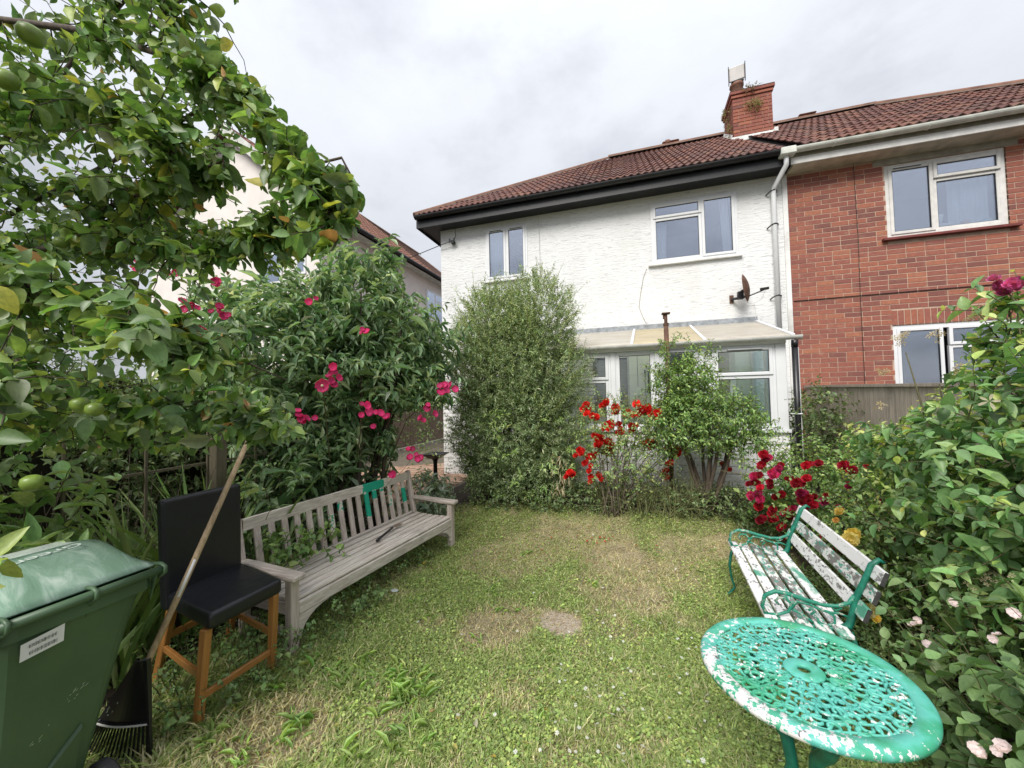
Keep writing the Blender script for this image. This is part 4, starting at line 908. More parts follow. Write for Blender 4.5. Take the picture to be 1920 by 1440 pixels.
# ================================================================= GREEN IRON BENCH (right)
ib = root('iron_bench', 'green cast iron bench with flaking white wooden slats beside the rose bed', 'bench', (1.0, 3.0, 0))
Q0 = Vector((.735, 3.62, 0)); Q1 = Vector((.665, 2.42, 0)); V_ = (Q1-Q0).normalized(); R_ = Vector((-V_.y, V_.x, 0))  # R_ points to the back (right)
QL = (Q1-Q0).length+.02
def qp(u, r, z): return Q0+V_*u+R_*r+Vector((0, 0, z))
if R_.x < 0: R_ = -R_
for i, mt in enumerate((SLATW, SLATW, SLATG, SLATG, SLATW)):
    r = .03+i*.078; z = .40-.012*math.sin(i/4*math.pi)
    o = MB().bar(qp(0, r, z), qp(QL, r, z), .062, .022).obj('seat_slat', mt, ib, bev=.004)
for i, (r, z, mt) in enumerate(((.425, .52, SLATW), (.465, .615, SLATG), (.50, .71, SLATC))):
    up = Vector((.36, 0, .93)); a = qp(0, r, z); b = qp(QL, r, z); MB().bar(a, b, .02, .072, up).obj('back_slat', mt, ib, bev=.004)
    MB().bar(b+V_*.001, b+V_*.004, .019, .07, up).obj('slat_end', SLATE, ib)
def scroll(u, parent):
    y = lambda r, z: qp(u, r, z)
    T = lambda pts, r, nm='arm_scroll', n=8: MB().tube([y(*p) for p in pts], r, n).obj(nm, IRONP if nm != 'leg' else IRON, parent, smooth=True)
    MB().tube([y(.02, .40), y(.0, .33), y(-.012, .25), y(.0, .15), y(.02, .08), y(-.02, .03), y(-.06, -.005)], [.02, .019, .016, .014, .014, .014, .016], 8, sq=.6).obj('leg', IRON, parent, smooth=True)
    MB().tube([y(.39, .38), y(.42, .28), y(.43, .18), y(.46, .08), y(.52, -.01)], [.022, .018, .015, .014, .018], 8, sq=.6).obj('leg', IRON, parent, smooth=True)
    MB().tube([y(.0, .405), y(.10, .385), y(.22, .378), y(.33, .385), y(.385, .41), y(.40, .46), y(.42, .56), y(.462, .66), y(.49, .74), y(.525, .77), y(.545, .755)], [.014, .013, .013, .014, .02, .018, .016, .015, .014, .012, .008], 8).obj('frame', IRON, parent, smooth=True)
    # arm rest: rises from the front, loops and runs back
    T([(.02, .405), (-.005, .45), (.01, .51), (.06, .54), (.12, .535), (.2, .515), (.28, .50), (.34, .505), (.39, .53), (.415, .57)], [.01, .01, .011, .012, .012, .011, .010, .010, .011, .012], 'armrest')
    T([(.02, .41), (.07, .415), (.12, .44), (.135, .48), (.11, .51), (.075, .508), (.06, .485), (.075, .47)], [.008, .008, .008, .008, .008, .007, .006, .006])
    T([(.13, .455), (.16, .50), (.215, .495), (.26, .475), (.31, .465), (.345, .47), (.385, .455)], [.008, .007, .007, .007, .007, .006, .006])
    T([(.13, .455), (.17, .44), (.21, .415), (.23, .40)], [.007, .007, .007, .006])
    T([(.22, .44), (.24, .46), (.225, .475), (.21, .46)], .006)
    T([(.29, .47), (.325, .45), (.325, .41), (.29, .395), (.255, .405), (.25, .425)], .007)
    T([(.36, .50), (.33, .48), (.31, .50)], .005)
for u in (.10, QL-.10): scroll(u, ib)
MB().tube([qp(.1, .2, .36), qp(QL-.1, .2, .36)], .008, 6).obj('tie_rod', IRON, ib)

# ================================================================= ROUND TABLE
tb = root('cast_table', 'round cast metal table with peeling turquoise and white paint in the right foreground', 'table', (.55, 1.61, 0))
TC = Vector((.548, 1.612, 0)); TR = .325; TZ = .675
def ringmesh(r0, r1, z, prof, nm, attr=True, n=96):
    V = []; A = []; k = len(prof)
    for j in range(n):
        a = 2*math.pi*j/n
        for r, zz2 in prof:
            V.append((TC.x+r*math.cos(a), TC.y+r*math.sin(a), zz2)); 
            # wear is heaviest on the side away from the shrubs
            wa = .5+.5*math.cos(a-math.radians(215)); A.append(max(0, wa)**1.6*.38 if r > .27 else .0)
    F = np.array([(j*k+i, j*k+(i+1) % k, ((j+1) % n)*k+(i+1) % k, ((j+1) % n)*k+i) for j in range(n) for i in range(k)])
    return center_origin(npmesh(nm, np.array(V), [F], TABLEM, True, {'paint': np.array(A)}, tb))
ringmesh(.27, TR, TZ, [(.268, TZ-.006), (.272, TZ+.002), (.30, TZ+.004), (.318, TZ), (TR, TZ-.008), (TR, TZ-.020), (.312, TZ-.026), (.29, TZ-.018)], 'rim')
ringmesh(.02, .07, TZ, [(.019, TZ-.012), (.019, TZ-.001), (.022, TZ+.001), (.058, TZ), (.062, TZ-.004), (.058, TZ-.010)], 'centre_boss', n=48)
lat = MB(); NS = 12
def tpt(r, a, dz=0): return (TC.x+r*math.cos(a), TC.y+r*math.sin(a), TZ-.003+dz)
def arc(cr, ca, rad, a0, a1, w0, w1, n=9, spiral=0.):
    cx = TC.x+cr*math.cos(ca); cy = TC.y+cr*math.sin(ca); pts = []; rr = []
    for i in range(n):
        t = i/(n-1); a = ca+a0+(a1-a0)*t; R = rad*(1-spiral*t); pts.append((cx+R*math.cos(a), cy+R*math.sin(a), TZ-.002)); rr.append(w0+(w1-w0)*t)
    lat.tube(pts, [q*1.15 for q in rr], 5, sq=1.1)
rl = random.Random(3)
for s_ in range(NS):
    b = 2*math.pi*s_/NS
    for (cr, da, rad, a0, a1, sp) in ((.088, 0, .020, .3, 5.2, .35), (.088, .31, .018, -2.6, 2.4, .3), (.118, .16, .020, 0, 5.6, .45), (.125, -.12, .017, 1.0, 6.0, .4), (.150, .02, .021, 2.2, 7.2, .4), (.152, .30, .020, -.6, 4.4, .35),
                                      (.182, .13, .022, 0, 5.4, .45), (.185, -.09, .020, 3, 8.2, .4), (.205, .24, .020, 1.2, 6.4, .4), (.215, .02, .022, -1.4, 3.8, .4), (.232, .14, .020, .5, 5.8, .45), (.240, .31, .021, 2.5, 7.8, .45), (.250, -.07, .018, 0, 5, .3), (.254, .22, .017, 3, 8, .3)):
        arc(cr, b+da, rad, a0, a1, .0052, .0040, 9, sp)
    for (r0, a0, r1, a1, bow) in ((.062, 0, .272, .05, .12), (.10, .2, .2, .28, -.1), (.15, -.1, .27, -.15, .1), (.2, .18, .272, .12, .06)):
        pts = []
        for i in range(8):
            t = i/7; pts.append(tpt(r0+(r1-r0)*t, b+a0+(a1-a0)*t+bow*math.sin(t*math.pi)))
        lat.tube(pts, .0048, 5)
for r in (.105, .168, .225, .262): lat.tube([tpt(r+.006*math.sin(j*10*math.pi/30), 2*math.pi*j/60) for j in range(61)], .0042, 5)
for i in range(70):
    r = rl.uniform(.08, .262); a = rl.uniform(0, 6.28); lat.add([(TC.x+r*math.cos(a)+.009*math.cos(q), TC.y+r*math.sin(a)+.007*math.sin(q), TZ+.0015) for q in [k_*math.pi/3 for k_ in range(6)]], [tuple(range(6))])
lo = lat.obj('lattice', TABLEM, tb, smooth=True, recalc=False)
lo.data.attributes.new('paint', 'FLOAT', 'POINT').data.foreach_set('value', np.full(len(lo.data.vertices), .10, 'f'))
for a in (math.radians(35), math.radians(155), math.radians(275)):
    c_, s_ = math.cos(a), math.sin(a); pts = [(.16, .65), (.17, .58), (.13, .50), (.06, .42), (.045, .32), (.08, .20), (.16, .10), (.22, .03), (.25, .0)]
    MB().tube([(TC.x+r*c_, TC.y+r*s_, z) for r, z in pts], [.022, .026, .024, .022, .02, .02, .02, .018, .022], 10).obj('leg', IRON, tb, smooth=True)
    MB().tube([(TC.x+r*c_, TC.y+r*s_, z) for r, z in ((.14, .60), (.10, .62), (.09, .585), (.11, .56), (.135, .575))], .010, 8).obj('leg_scroll', IRON, tb, smooth=True)
MB().tube([(TC.x+.10*math.cos(t*math.pi/12), TC.y+.10*math.sin(t*math.pi/12), .18) for t in range(25)], .010, 8).obj('stretcher_ring', IRON, tb, smooth=True)

# ================================================================= BIRD BATH
bb = root('bird_bath', 'black pedestal bird bath with shallow square tray by the house corner', 'bird bath', (-3.06, 5.6, .1))
MB().lathe([(.13, 0), (.13, .03), (.07, .06), (.045, .10), (.05, .16), (.085, .20), (.05, .25), (.035, .30), (.032, .50), (.04, .56), (.075, .60)], (-3.06, 5.6, .09), 20).obj('pedestal', BLACKP, bb, smooth=True)
MB().add([(-3.06+x, 5.6+y, z) for z, s_ in ((.68, .07), (.755, .17), (.765, .17), (.745, .14)) for x, y in ((-s_, -s_), (s_, -s_), (s_, s_), (-s_, s_))], [(i*4+j, i*4+(j+1) % 4, i*4+4+(j+1) % 4, i*4+4+j) for i in range(3) for j in range(4)]+[(12, 13, 14, 15), (3, 2, 1, 0)]).obj('tray', BLACKP, bb, bev=.004)

# ================================================================= FOLIAGE
def template(ts, ws, fold=.25, droop=.12, wave=0.):
    V = [(0, 0, 0)]; F3 = []; F4 = []; n = len(ts)
    for i, (t, w_) in enumerate(zip(ts, ws)):
        wv_ = wave*(1 if i % 2 else -1)
        V += [(t, -w_/2, w_*fold-droop*t*t+wv_), (t, 0, -droop*t*t), (t, w_/2, w_*fold-droop*t*t-wv_)]
    V.append((1, 0, -droop)); m_ = len(V)-1
    F3 += [(0, 2, 1), (0, 3, 2)]
    for i in range(n-1):
        a = 1+3*i; F4 += [(a, a+1, a+4, a+3), (a+1, a+2, a+5, a+4)]
    a = 1+3*(n-1); F3 += [(a, a+1, m_), (a+1, a+2, m_)]
    return np.array(V, float), np.array(F3), (np.array(F4) if F4 else None)
OVATE = template([.05, .16, .32, .52, .72, .88], [.34, .72, .97, .96, .68, .34], .16, .16, .010)
LANCE = template([.2, .5, .8], [.75, 1, .5], .2, .2)
LO = template([.45], [1.], .2, .12)
SMALL = (np.array([(0, 0, 0), (.45, -.5, .1), (1, 0, -.05), (.45, .5, .1)], float), np.array([(0, 2, 1), (0, 3, 2)]), None)
def norm(a): return a/np.maximum(np.linalg.norm(a, axis=-1, keepdims=True), 1e-9)
def leafverts(tp, P, D, Nn, Ln, Wd):
    T = tp[0]; D = norm(D); S = norm(np.cross(Nn, D)); Nn = np.cross(D, S)
    return P[:, None, :]+T[None, :, 0:1]*Ln[:, None, None]*D[:, None, :]+T[None, :, 1:2]*Wd[:, None, None]*S[:, None, :]+T[None, :, 2:3]*Ln[:, None, None]*Nn[:, None, :], (D, S, Nn)
def leafobj(name, tp, P, D, Nn, Ln, Wd, col, parent=None, mat=None, kind='stuff'):
    n = len(P); k = len(tp[0]); V, _ = leafverts(tp, P, D, Nn, Ln, Wd); off = (np.arange(n)*k)[:, None, None]; F = [(tp[1][None]+off).reshape(-1, 3)]
    if tp[2] is not None: F.append((tp[2][None]+off).reshape(-1, 4))
    o = npmesh(name, V.reshape(-1, 3), F, mat or LEAF, True, {'col': np.repeat(col, k, 0)}, parent)
    if kind: o['kind'] = kind
    return o
def single_leaves(tp, P, D, Nn, Ln, Wd, col, parent, name='leaf'):
    V = [tuple(v) for v in tp[0]]; F = [tuple(f) for f in tp[1]]+([tuple(f) for f in tp[2]] if tp[2] is not None else [])
    me = MB().add(V, F).mesh(name, LEAFO, True); pl = absloc(parent); D = norm(D); S = norm(np.cross(Nn, D)); Nn = np.cross(D, S)
    for i in range(len(P)):
        o = bpy.data.objects.new(name, me); C.objects.link(o); o.parent = parent
        d, s_, n_ = D[i]*Ln[i], S[i]*Wd[i], Nn[i]*Ln[i]; p = P[i]-np.array(pl)
        o.matrix_local = Matrix(((d[0], s_[0], n_[0], p[0]), (d[1], s_[1], n_[1], p[1]), (d[2], s_[2], n_[2], p[2]), (0, 0, 0, 1))); o.color = (*[float(q) for q in col[i]], 1)
def infront(P):
    d = P-CAM; z = d@np.array(CF); x = d@np.array(CR)/z*720; y = d@np.array(CD)/z*720
    return z, x+960, y+720
LEAFGAIN = np.array([2.0, 1.95, 2.1])
def cols(n, pal, wts, var=.22):
    pal = np.array(pal)*LEAFGAIN; idx = rng.choice(len(pal), n, p=np.array(wts)/sum(wts)); c = pal[idx]*np.exp(rng.normal(0, var, (n, 1)))*np.exp(rng.normal(0, .06, (n, 3))); return np.clip(c, .005, .8)
def tubes(name, P, R0, R1, parent, mat, n=3):
    """P (s,m,3) polylines -> one joined mesh"""
    s_, m_, _ = P.shape; T = norm(np.gradient(P, axis=1)); ref = np.where(np.abs(T[..., 2:3]) > .9, np.array([1., 0, 0]), np.array([0, 0, 1.])); A = norm(np.cross(T, ref)); B = np.cross(T, A)
    r = (R0[:, None]+(R1-R0)[:, None]*np.linspace(0, 1, m_)[None])[..., None]; V = np.stack([P+(A*math.cos(2*math.pi*j/n)+B*math.sin(2*math.pi*j/n))*r for j in range(n)], 2).reshape(-1, 3)
    base = (np.arange(s_)[:, None, None]*m_+np.arange(m_-1)[None, :, None])*n; j = np.arange(n)[None, None]; k = (j+1) % n
    F = np.stack([base+j, base+k, base+n+k, base+n+j], -1).reshape(-1, 4)
    o = npmesh(name, V, [F], mat, True, None, parent); o['kind'] = 'stuff'; return o
def grow(starts, dirs, length, m_, droop=.25, wob=.15):
    """shoots as polylines (s,m,3)"""
    s_ = len(starts); step = (length/(m_-1))[:, None]; P = [starts]; d = norm(dirs)
    for i in range(m_-1):
        d = norm(d+rng.normal(0, wob, (s_, 3))+np.array([0, 0, -droop/m_])); P.append(P[-1]+d*step)
    return np.stack(P, 1)
def shoot_leaves(Pl, L0, wr, per=2, spread=.8, updir=.7, lv=.25, jitter=.0, tipsize=.6, hang=0.):
    s_, m_, _ = Pl.shape; T = norm(np.gradient(Pl, axis=1)); ref = np.array([0, 0, 1.]); A = norm(np.cross(T, ref+rng.normal(0, .05, 3))); B = np.cross(T, A); out_ = []
    for k in range(per):
        ph = np.arange(m_)[None]*(math.pi/2 if per == 2 else 2.4)+k*2*math.pi/per+rng.uniform(0, 6.28, (s_, 1))*(1 if per == 1 else .3)+rng.normal(0, .35, (s_, m_))
        rad = A*np.cos(ph)[..., None]+B*np.sin(ph)[..., None]; D = norm(T*(1-spread)+rad*spread+rng.normal(0, .15, (s_, m_, 3))+np.array([0, 0, -hang])); nn_ = norm(np.array([0, 0, updir])+T*.3+rng.normal(0, .3, (s_, m_, 3)))
        L_ = L0*np.exp(rng.normal(0, lv, (s_, m_)))*(1-(1-tipsize)*np.linspace(0, 1, m_)[None]**2)
        sel = np.ones((s_, m_), bool); sel[:, 0] = False
        out_.append((Pl[sel], D[sel], nn_[sel], L_[sel]))
    P, D, Nn, Ln = [np.concatenate([o_[i] for o_ in out_]) for i in range(4)]
    return P, D, Nn, Ln, Ln*wr*np.exp(rng.normal(0, .1, len(Ln)))
def ell_starts(ells, n, lo=.35, hi=.95, bias=.6):
    """ells (cx,cy,cz,rx,ry,rz). random starts and outward directions"""
    E = np.array(ells); wt = E[:, 3]*E[:, 4]*E[:, 5]; idx = rng.choice(len(E), n, p=wt/wt.sum()); u = norm(rng.normal(0, 1, (n, 3))); r = lo+(hi-lo)*rng.random(n)**bias
    c = E[idx, :3]; R = E[idx, 3:]; P = c+u*R*r[:, None]; return P, norm(u/R)
def plant(name, label, cat, base, ells, n, sl, m_, L0, wr, tp, pal, wts, per=2, up=.5, droop=.3, singles=0, keep=None, stem_r=.004, stemmat=None, spread=.75, lo=.3, hi=.92, root_=None, hang=0., lv=.25, var=.22, group=None, gnorm=.7):
    r = root_ or root(name, label, cat, base, group)
    P, d = ell_starts(ells, n, lo, hi); d = norm(d+np.array([0, 0, up])+rng.normal(0, .3, (n, 3))); ln = sl*np.exp(rng.normal(0, .3, n)); Pl = grow(P, d, ln, m_, droop)
    if keep is not None: Pl = Pl[keep(Pl[:, -1]) & keep(Pl[:, 0]) & keep(Pl[:, m_//2])]
    tubes('shoots', Pl, np.full(len(Pl), stem_r), np.full(len(Pl), stem_r*.4), r, stemmat or STEM)
    P, D, Nn, Ln, Wd = shoot_leaves(Pl, L0, wr, per, spread, gnorm, lv, hang=hang); col = cols(len(P), pal, wts, var)
    if keep is not None: k_ = keep(P+D*Ln[:, None]); P, D, Nn, Ln, Wd, col = [a[k_] for a in (P, D, Nn, Ln, Wd, col)]
    if singles:
        z, px, py = infront(P); sz = Ln/np.linalg.norm(P-CAM, axis=1)*((z > .2) & (px > -20) & (px < 1940) & (py > -20) & (py < 1460)); o_ = np.argsort(-sz); a = o_[:singles]; b = o_[singles:]
        single_leaves(OVATE if tp is not LANCE else LANCE, P[a], D[a], Nn[a], Ln[a], Wd[a], col[a], r)
    else: b = slice(None)
    leafobj('foliage', tp, P[b], D[b], Nn[b], Ln[b], Wd[b], col[b], r)
    return r, Pl
def limbs(parent, name, polys, mat=BARK, n=8):
    for pts, r0, r1 in polys:
        k = len(pts); MB().tube(pts, [r0+(r1-r0)*i/(k-1) for i in range(k)], n).obj(name, mat, parent, smooth=True)
def arch(a, b, lift, k=6, j=.02):
    a = Vector(a); b = Vector(b); return [tuple(a.lerp(b, i/(k-1))+Vector((random.uniform(-j, j), random.uniform(-j, j), lift*math.sin(math.pi*i/(k-1))))) for i in range(k)]

# ---- blooms
def bloom_mesh(name, rings_, mat, single=False):
    V = []; F = []
    for (r, z, tilt, n, w_, ph) in rings_:
        for i in range(n):
            a = ph+2*math.pi*i/n+random.uniform(-.15, .15); c, s_ = math.cos(a), math.sin(a); b = len(V); rr = r*random.uniform(.85, 1.12)
            loc = [(0.05*r, 0, z*.3), (rr*.55, -w_*.5, z*.6), (rr*.55, w_*.5, z*.6), (rr*.98, -w_*.42, z+tilt*r), (rr*.98, w_*.42, z+tilt*r), (rr*.62, 0, z*.45)]
            for x, y, q in loc: V.append((x*c-y*s_, x*s_+y*c, q))
            F += [(b, b+1, b+5), (b, b+5, b+2), (b+1, b+3, b+5), (b+3, b+4, b+5), (b+5, b+4, b+2)]
    return MB().add(V, F).mesh(name, mat, False)
DOUBLE = bloom_mesh('rose_bloom', [(.5, .1, .12, 6, .46, 0), (.40, .2, .35, 5, .38, .4), (.28, .3, .6, 5, .30, .2), (.15, .4, .9, 4, .2, .7)], PETAL)
OPENR = bloom_mesh('open_bloom', [(.5, .08, .05, 5, .58, 0), (.47, .12, .2, 5, .5, .6)], PETAL)
CENT = MB().lathe([(0, .12), (.09, .12), (.1, .16), (0, .2)], (0, 0, 0), 8).mesh('bloom_centre', plain('cream_stamens', (.75, .68, .42), .8))
STAR = bloom_mesh('star_bloom', [(.5, .0, .02, 5, .16, 0)], PETAL)
def blooms(parent, pts, size, col, mesh=None, name='flower', cl=1, spread=.03, center=False, cvar=.15):
    pl = absloc(parent); mesh = mesh or DOUBLE
    for p in pts:
        for c in range(cl):
            q = Vector(p)+(Vector((random.gauss(0, 1), random.gauss(0, 1)*.6, random.gauss(0, 1)*.8))*spread if cl > 1 else Vector((0, 0, 0))); o = bpy.data.objects.new(name, mesh); C.objects.link(o); o.parent = parent
            d = (Vector(CAM)-q).normalized()+Vector((random.gauss(0, .4), random.gauss(0, .4), .5+random.gauss(0, .3))); o.location = q-pl; o.rotation_euler = d.to_track_quat('Z', 'Y').to_euler(); s_ = size*random.uniform(.75, 1.2); o.scale = (s_, s_, s_)
            f = math.exp(random.gauss(0, cvar)); o.color = (min(.9, col[0]*f), col[1]*f, col[2]*f, 1)
            if center: e_ = bpy.data.objects.new('centre', CENT); C.objects.link(e_); e_.parent = o
def unproj(px, py, z):   # helper used to turn measured sight lines into garden positions (z = distance ahead)
    a = (px-960)/720; b = (py-720)/720; return Vector([CAM[i]+z*(CR[i]*a+CD[i]*b+CF[i]) for i in range(3)])

inhouse = lambda P: ~((P[:, 1] > 6.98) & (P[:, 0] > -3.75))
free = lambda P: inhouse(P) & ~((P[:, 0] > -1.2) & (P[:, 0] < 2.05) & (P[:, 1] > 5.60))
# 1. olive-willow shrub against the house
G1 = [(.15, .205, .10), (.22, .28, .15), (.09, .13, .06), (.30, .35, .22)]
sh, _ = plant('willow_leaved_shrub', 'tall two-peaked grey-green shrub standing against the white house wall', 'shrub', (-1.6, 5.35, .25),
    [(-1.62, 5.35, 1.15, .96, .62, .95), (-1.60, 5.4, 1.95, .98, .66, .80), (-1.93, 5.4, 2.62, .52, .5, .64), (-1.26, 5.4, 2.72, .50, .5, .68), (-1.55, 5.3, .55, .80, .5, .45)], 8600, .21, 10, .050, .26, SMALL,
    G1, (4, 3, 3, 1.5), per=2, up=.8, droop=.05, keep=free, stem_r=.0018, spread=.55, lo=.35, hi=1.0)
P, d = ell_starts([(-1.98, 5.3, 2.75, .45, .4, .45), (-1.25, 5.3, 2.85, .45, .4, .45), (-1.6, 5.2, 2.0, .95, .5, .9)], 260, .8, 1.0); Pl = grow(P, norm(d+np.array([0, 0, 1.2])), np.full(260, .34), 12, .0, .08)
Pl = Pl[free(Pl[:, -1])]; tubes('top_shoots', Pl, np.full(len(Pl), .003), np.full(len(Pl), .001), sh, STEM); a = shoot_leaves(Pl, .042, .24, 2, .5, .7); leafobj('tip_foliage', SMALL, *a, cols(len(a[0]), [(.22, .28, .12), (.30, .36, .17)], (1, 1)), sh)
limbs(sh, 'stem', [(arch((-1.6+.25*math.sin(i*2.1), 5.35+.15*math.cos(i*1.3), .2), (-1.6+.7*math.sin(i*1.9), 5.4, 2.3), 0), .028, .008) for i in range(9)])
# pale young sprigs near its foot
P, d = ell_starts([(-1.5, 5.0, .9, .7, .35, .65)], 90, .85, 1.); Pl = grow(P, norm(d+np.array([0, -.3, .4])), np.full(90, .16), 6, .1); a = shoot_leaves(Pl, .07, .26, 2, .7, .7); leafobj('young_foliage', LO, *a, cols(len(a[0]), [(.20, .30, .09), (.26, .36, .14)], (1, 1)), sh)
P = np.array([unproj(1050+random.gauss(0, 8), 850+random.random()*90, 4.85) for _ in range(60)]); n_ = len(P); leafobj('withered_foliage', SMALL, P, norm(rng.normal(0, .3, (n_, 3))+np.array([0, 0, -1])), norm(rng.normal(0, 1, (n_, 3))), np.full(n_, .10), np.full(n_, .014), cols(n_, [(.36, .29, .2)], (1,)), sh)

# 2. buddleia and climbing rose at the left
G2 = [(.06, .115, .055), (.10, .165, .08), (.16, .23, .12), (.23, .30, .18)]
notbench = lambda P: ~((P[:, 0] > -2.72) & (P[:, 1] < 4.05) & (P[:, 2] < .95)) & ~((P[:, 0] > -2.6) & (P[:, 1] < 3.4) & (P[:, 2] < 1.6)) & ~((P[:, 0] > -.665*P[:, 1]) & (P[:, 2] < 1.5)) & ~((P[:, 0] > -.635*P[:, 1]) & (P[:, 2] > 2.75))
bu, _ = plant('buddleia', 'large dark leaved bush arching over the far end of the wooden bench', 'bush', (-3.1, 3.9, 0),
    [(-3.05, 3.95, 1.6, .88, .95, 1.15), (-3.0, 4.0, 2.62, .80, .8, .80), (-3.65, 3.3, 1.9, .8, .9, 1.1), (-2.62, 4.35, 2.2, .50, .5, .75), (-3.0, 3.3, .65, .45, .9, .55)], 1250, .38, 9, .142, .27, LANCE,
    G2, (3, 3, 2.5, 1.5), per=2, up=.7, droop=.5, singles=290, keep=notbench, stem_r=.0035, spread=.72, hang=.15)
P, d = ell_starts([(-3.05, 3.9, 1.3, .85, 1.0, 1.2), (-3.6, 3.3, 1.7, .8, .9, 1.1), (-3.0, 3.2, .7, .4, .9, .55)], 1500, .5, .97); Pl = grow(P, norm(d+rng.normal(0, .4, (1500, 3))), np.full(1500, .2), 6, .4); Pl = Pl[notbench(Pl[:, -1]) & notbench(Pl[:, 0])]; a = shoot_leaves(Pl, .035, .6, 2, .8, .8)
leafobj('rose_foliage', LO, *a, cols(len(a[0]), [(.07, .13, .045), (.13, .20, .07), (.05, .09, .03)], (2, 1, 1)), bu)
limbs(bu, 'stem', [(arch((-3.05+.2*math.sin(i*2), 3.7+.3*math.cos(i), 0), (-3.1+.8*math.sin(i*1.7), 3.9+.5*math.cos(i*2.3), 2.8), 0), .03, .008) for i in range(10)])
cr = root('climbing_rose', 'pink climbing rose flowering in clusters through the dark leaved bush', 'climbing rose', (-3.2, 3.2, 0))
limbs(cr, 'cane', [(arch((-3.2, 3.2+.3*i, 0), tuple(unproj(*p, z)), .4), .008, .003) for i, (p, z) in enumerate([((370, 600), 3.2), ((605, 725), 3.0), ((690, 765), 3.2), ((830, 730), 3.9), ((300, 510), 3.2)])], STEM, 6)
PK = (.62, .03, .17)
for px, py, z, cl, sp in ((250, 497, 3.0, 3, .03), (315, 515, 3.0, 1, .02), (330, 512, 3.1, 1, .02), (405, 535, 3.0, 4, .025), (362, 580, 3.0, 6, .05), (412, 583, 2.95, 7, .04), (352, 617, 2.9, 7, .04), (368, 636, 2.9, 5, .03), (628, 705, 2.9, 9, .035), (568, 782, 2.85, 8, .035), (692, 766, 3.0, 5, .035), (715, 775, 3.0, 4, .03), (835, 728, 3.8, 8, .035), (680, 620, 3.3, 3, .02), (585, 562, 3.3, 2, .02), (800, 762, 3.9, 2, .03), (790, 783, 3.9, 2, .02), (815, 776, 3.9, 1, .02), (778, 850, 4.1, 5, .05), (775, 865, 4.0, 3, .05), (732, 888, 3.9, 2, .02), (700, 800, 3.1, 1, .02)):
    blooms(cr, [unproj(px, py, z)], .055 if z < 3.5 else .07, PK, OPENR, cl=cl, spread=sp)
blooms(cr, [unproj(604, 723, 2.75)], .085, (.68, .05, .2), OPENR, center=True)
Pc = np.array([unproj(790+random.gauss(0, 25), 800+random.gauss(0, 45), 4.0+random.random()*.5) for _ in range(420)]); Pc = Pc[Pc[:, 2] > .15]
leafobj('leaves', LO, Pc, rng.normal(0, 1, (len(Pc), 3)), norm(rng.normal(0, .5, (len(Pc), 3))+np.array([0, 0, 1])), np.full(len(Pc), .04), np.full(len(Pc), .022), cols(len(Pc), [(.14, .20, .08), (.20, .26, .12)], (1, 1)), cr)
sg = plant('sage_plant', 'low grey leaved plant behind the right end of the wooden bench', 'plant', (-2.65, 4.5, .05), [(-2.6, 4.5, .35, .28, .3, .25)], 90, .14, 6, .09, .4, LO, [(.17, .22, .17), (.25, .30, .24)], (1, 1), up=.6)

# 3. hedge mass at far left behind everything
G3 = [(.05, .085, .03), (.08, .12, .045), (.12, .16, .06)]
hdg, _ = plant('hedge', 'dense mixed green hedge behind the trellis at the left edge', 'hedge', (-4.1, 1.8, 0),
    [(-4.2, 1.4, 1.0, .75, 1.6, 1.1), (-4.1, 3.0, 1.0, .6, 1.2, 1.1), (-4.7, .6, 1.6, .8, 1.2, 1.2)], 2600, .22, 7, .06, .5, LO, G3, (3, 3, 1.5), up=.3, keep=lambda P: (P[:, 0] < -3.42), spread=.8, lo=.5)
dkP = MB().box(-4.6, -4.5, -1.5, 5, 0, 1.9).obj('inner_shade_slab', plain('hedge_shade_dark', (.03, .026, .016), 1, .4, 30), hdg)  # solid dark backdrop added for the hedge's inner shade, no twigs modelled
G3b = rng.uniform(0, 1, (260, 3))*np.array([.5, 4.0, .1])+np.array([-3.75, .6, 0]); Pl = grow(G3b, norm(rng.normal(0, .25, (260, 3))+np.array([0, 0, 1])), rng.uniform(.5, 1.4, 260), 7, 0, .15); tubes('bare_twigs', Pl, np.full(260, .004), np.full(260, .002), hdg, BARKG)

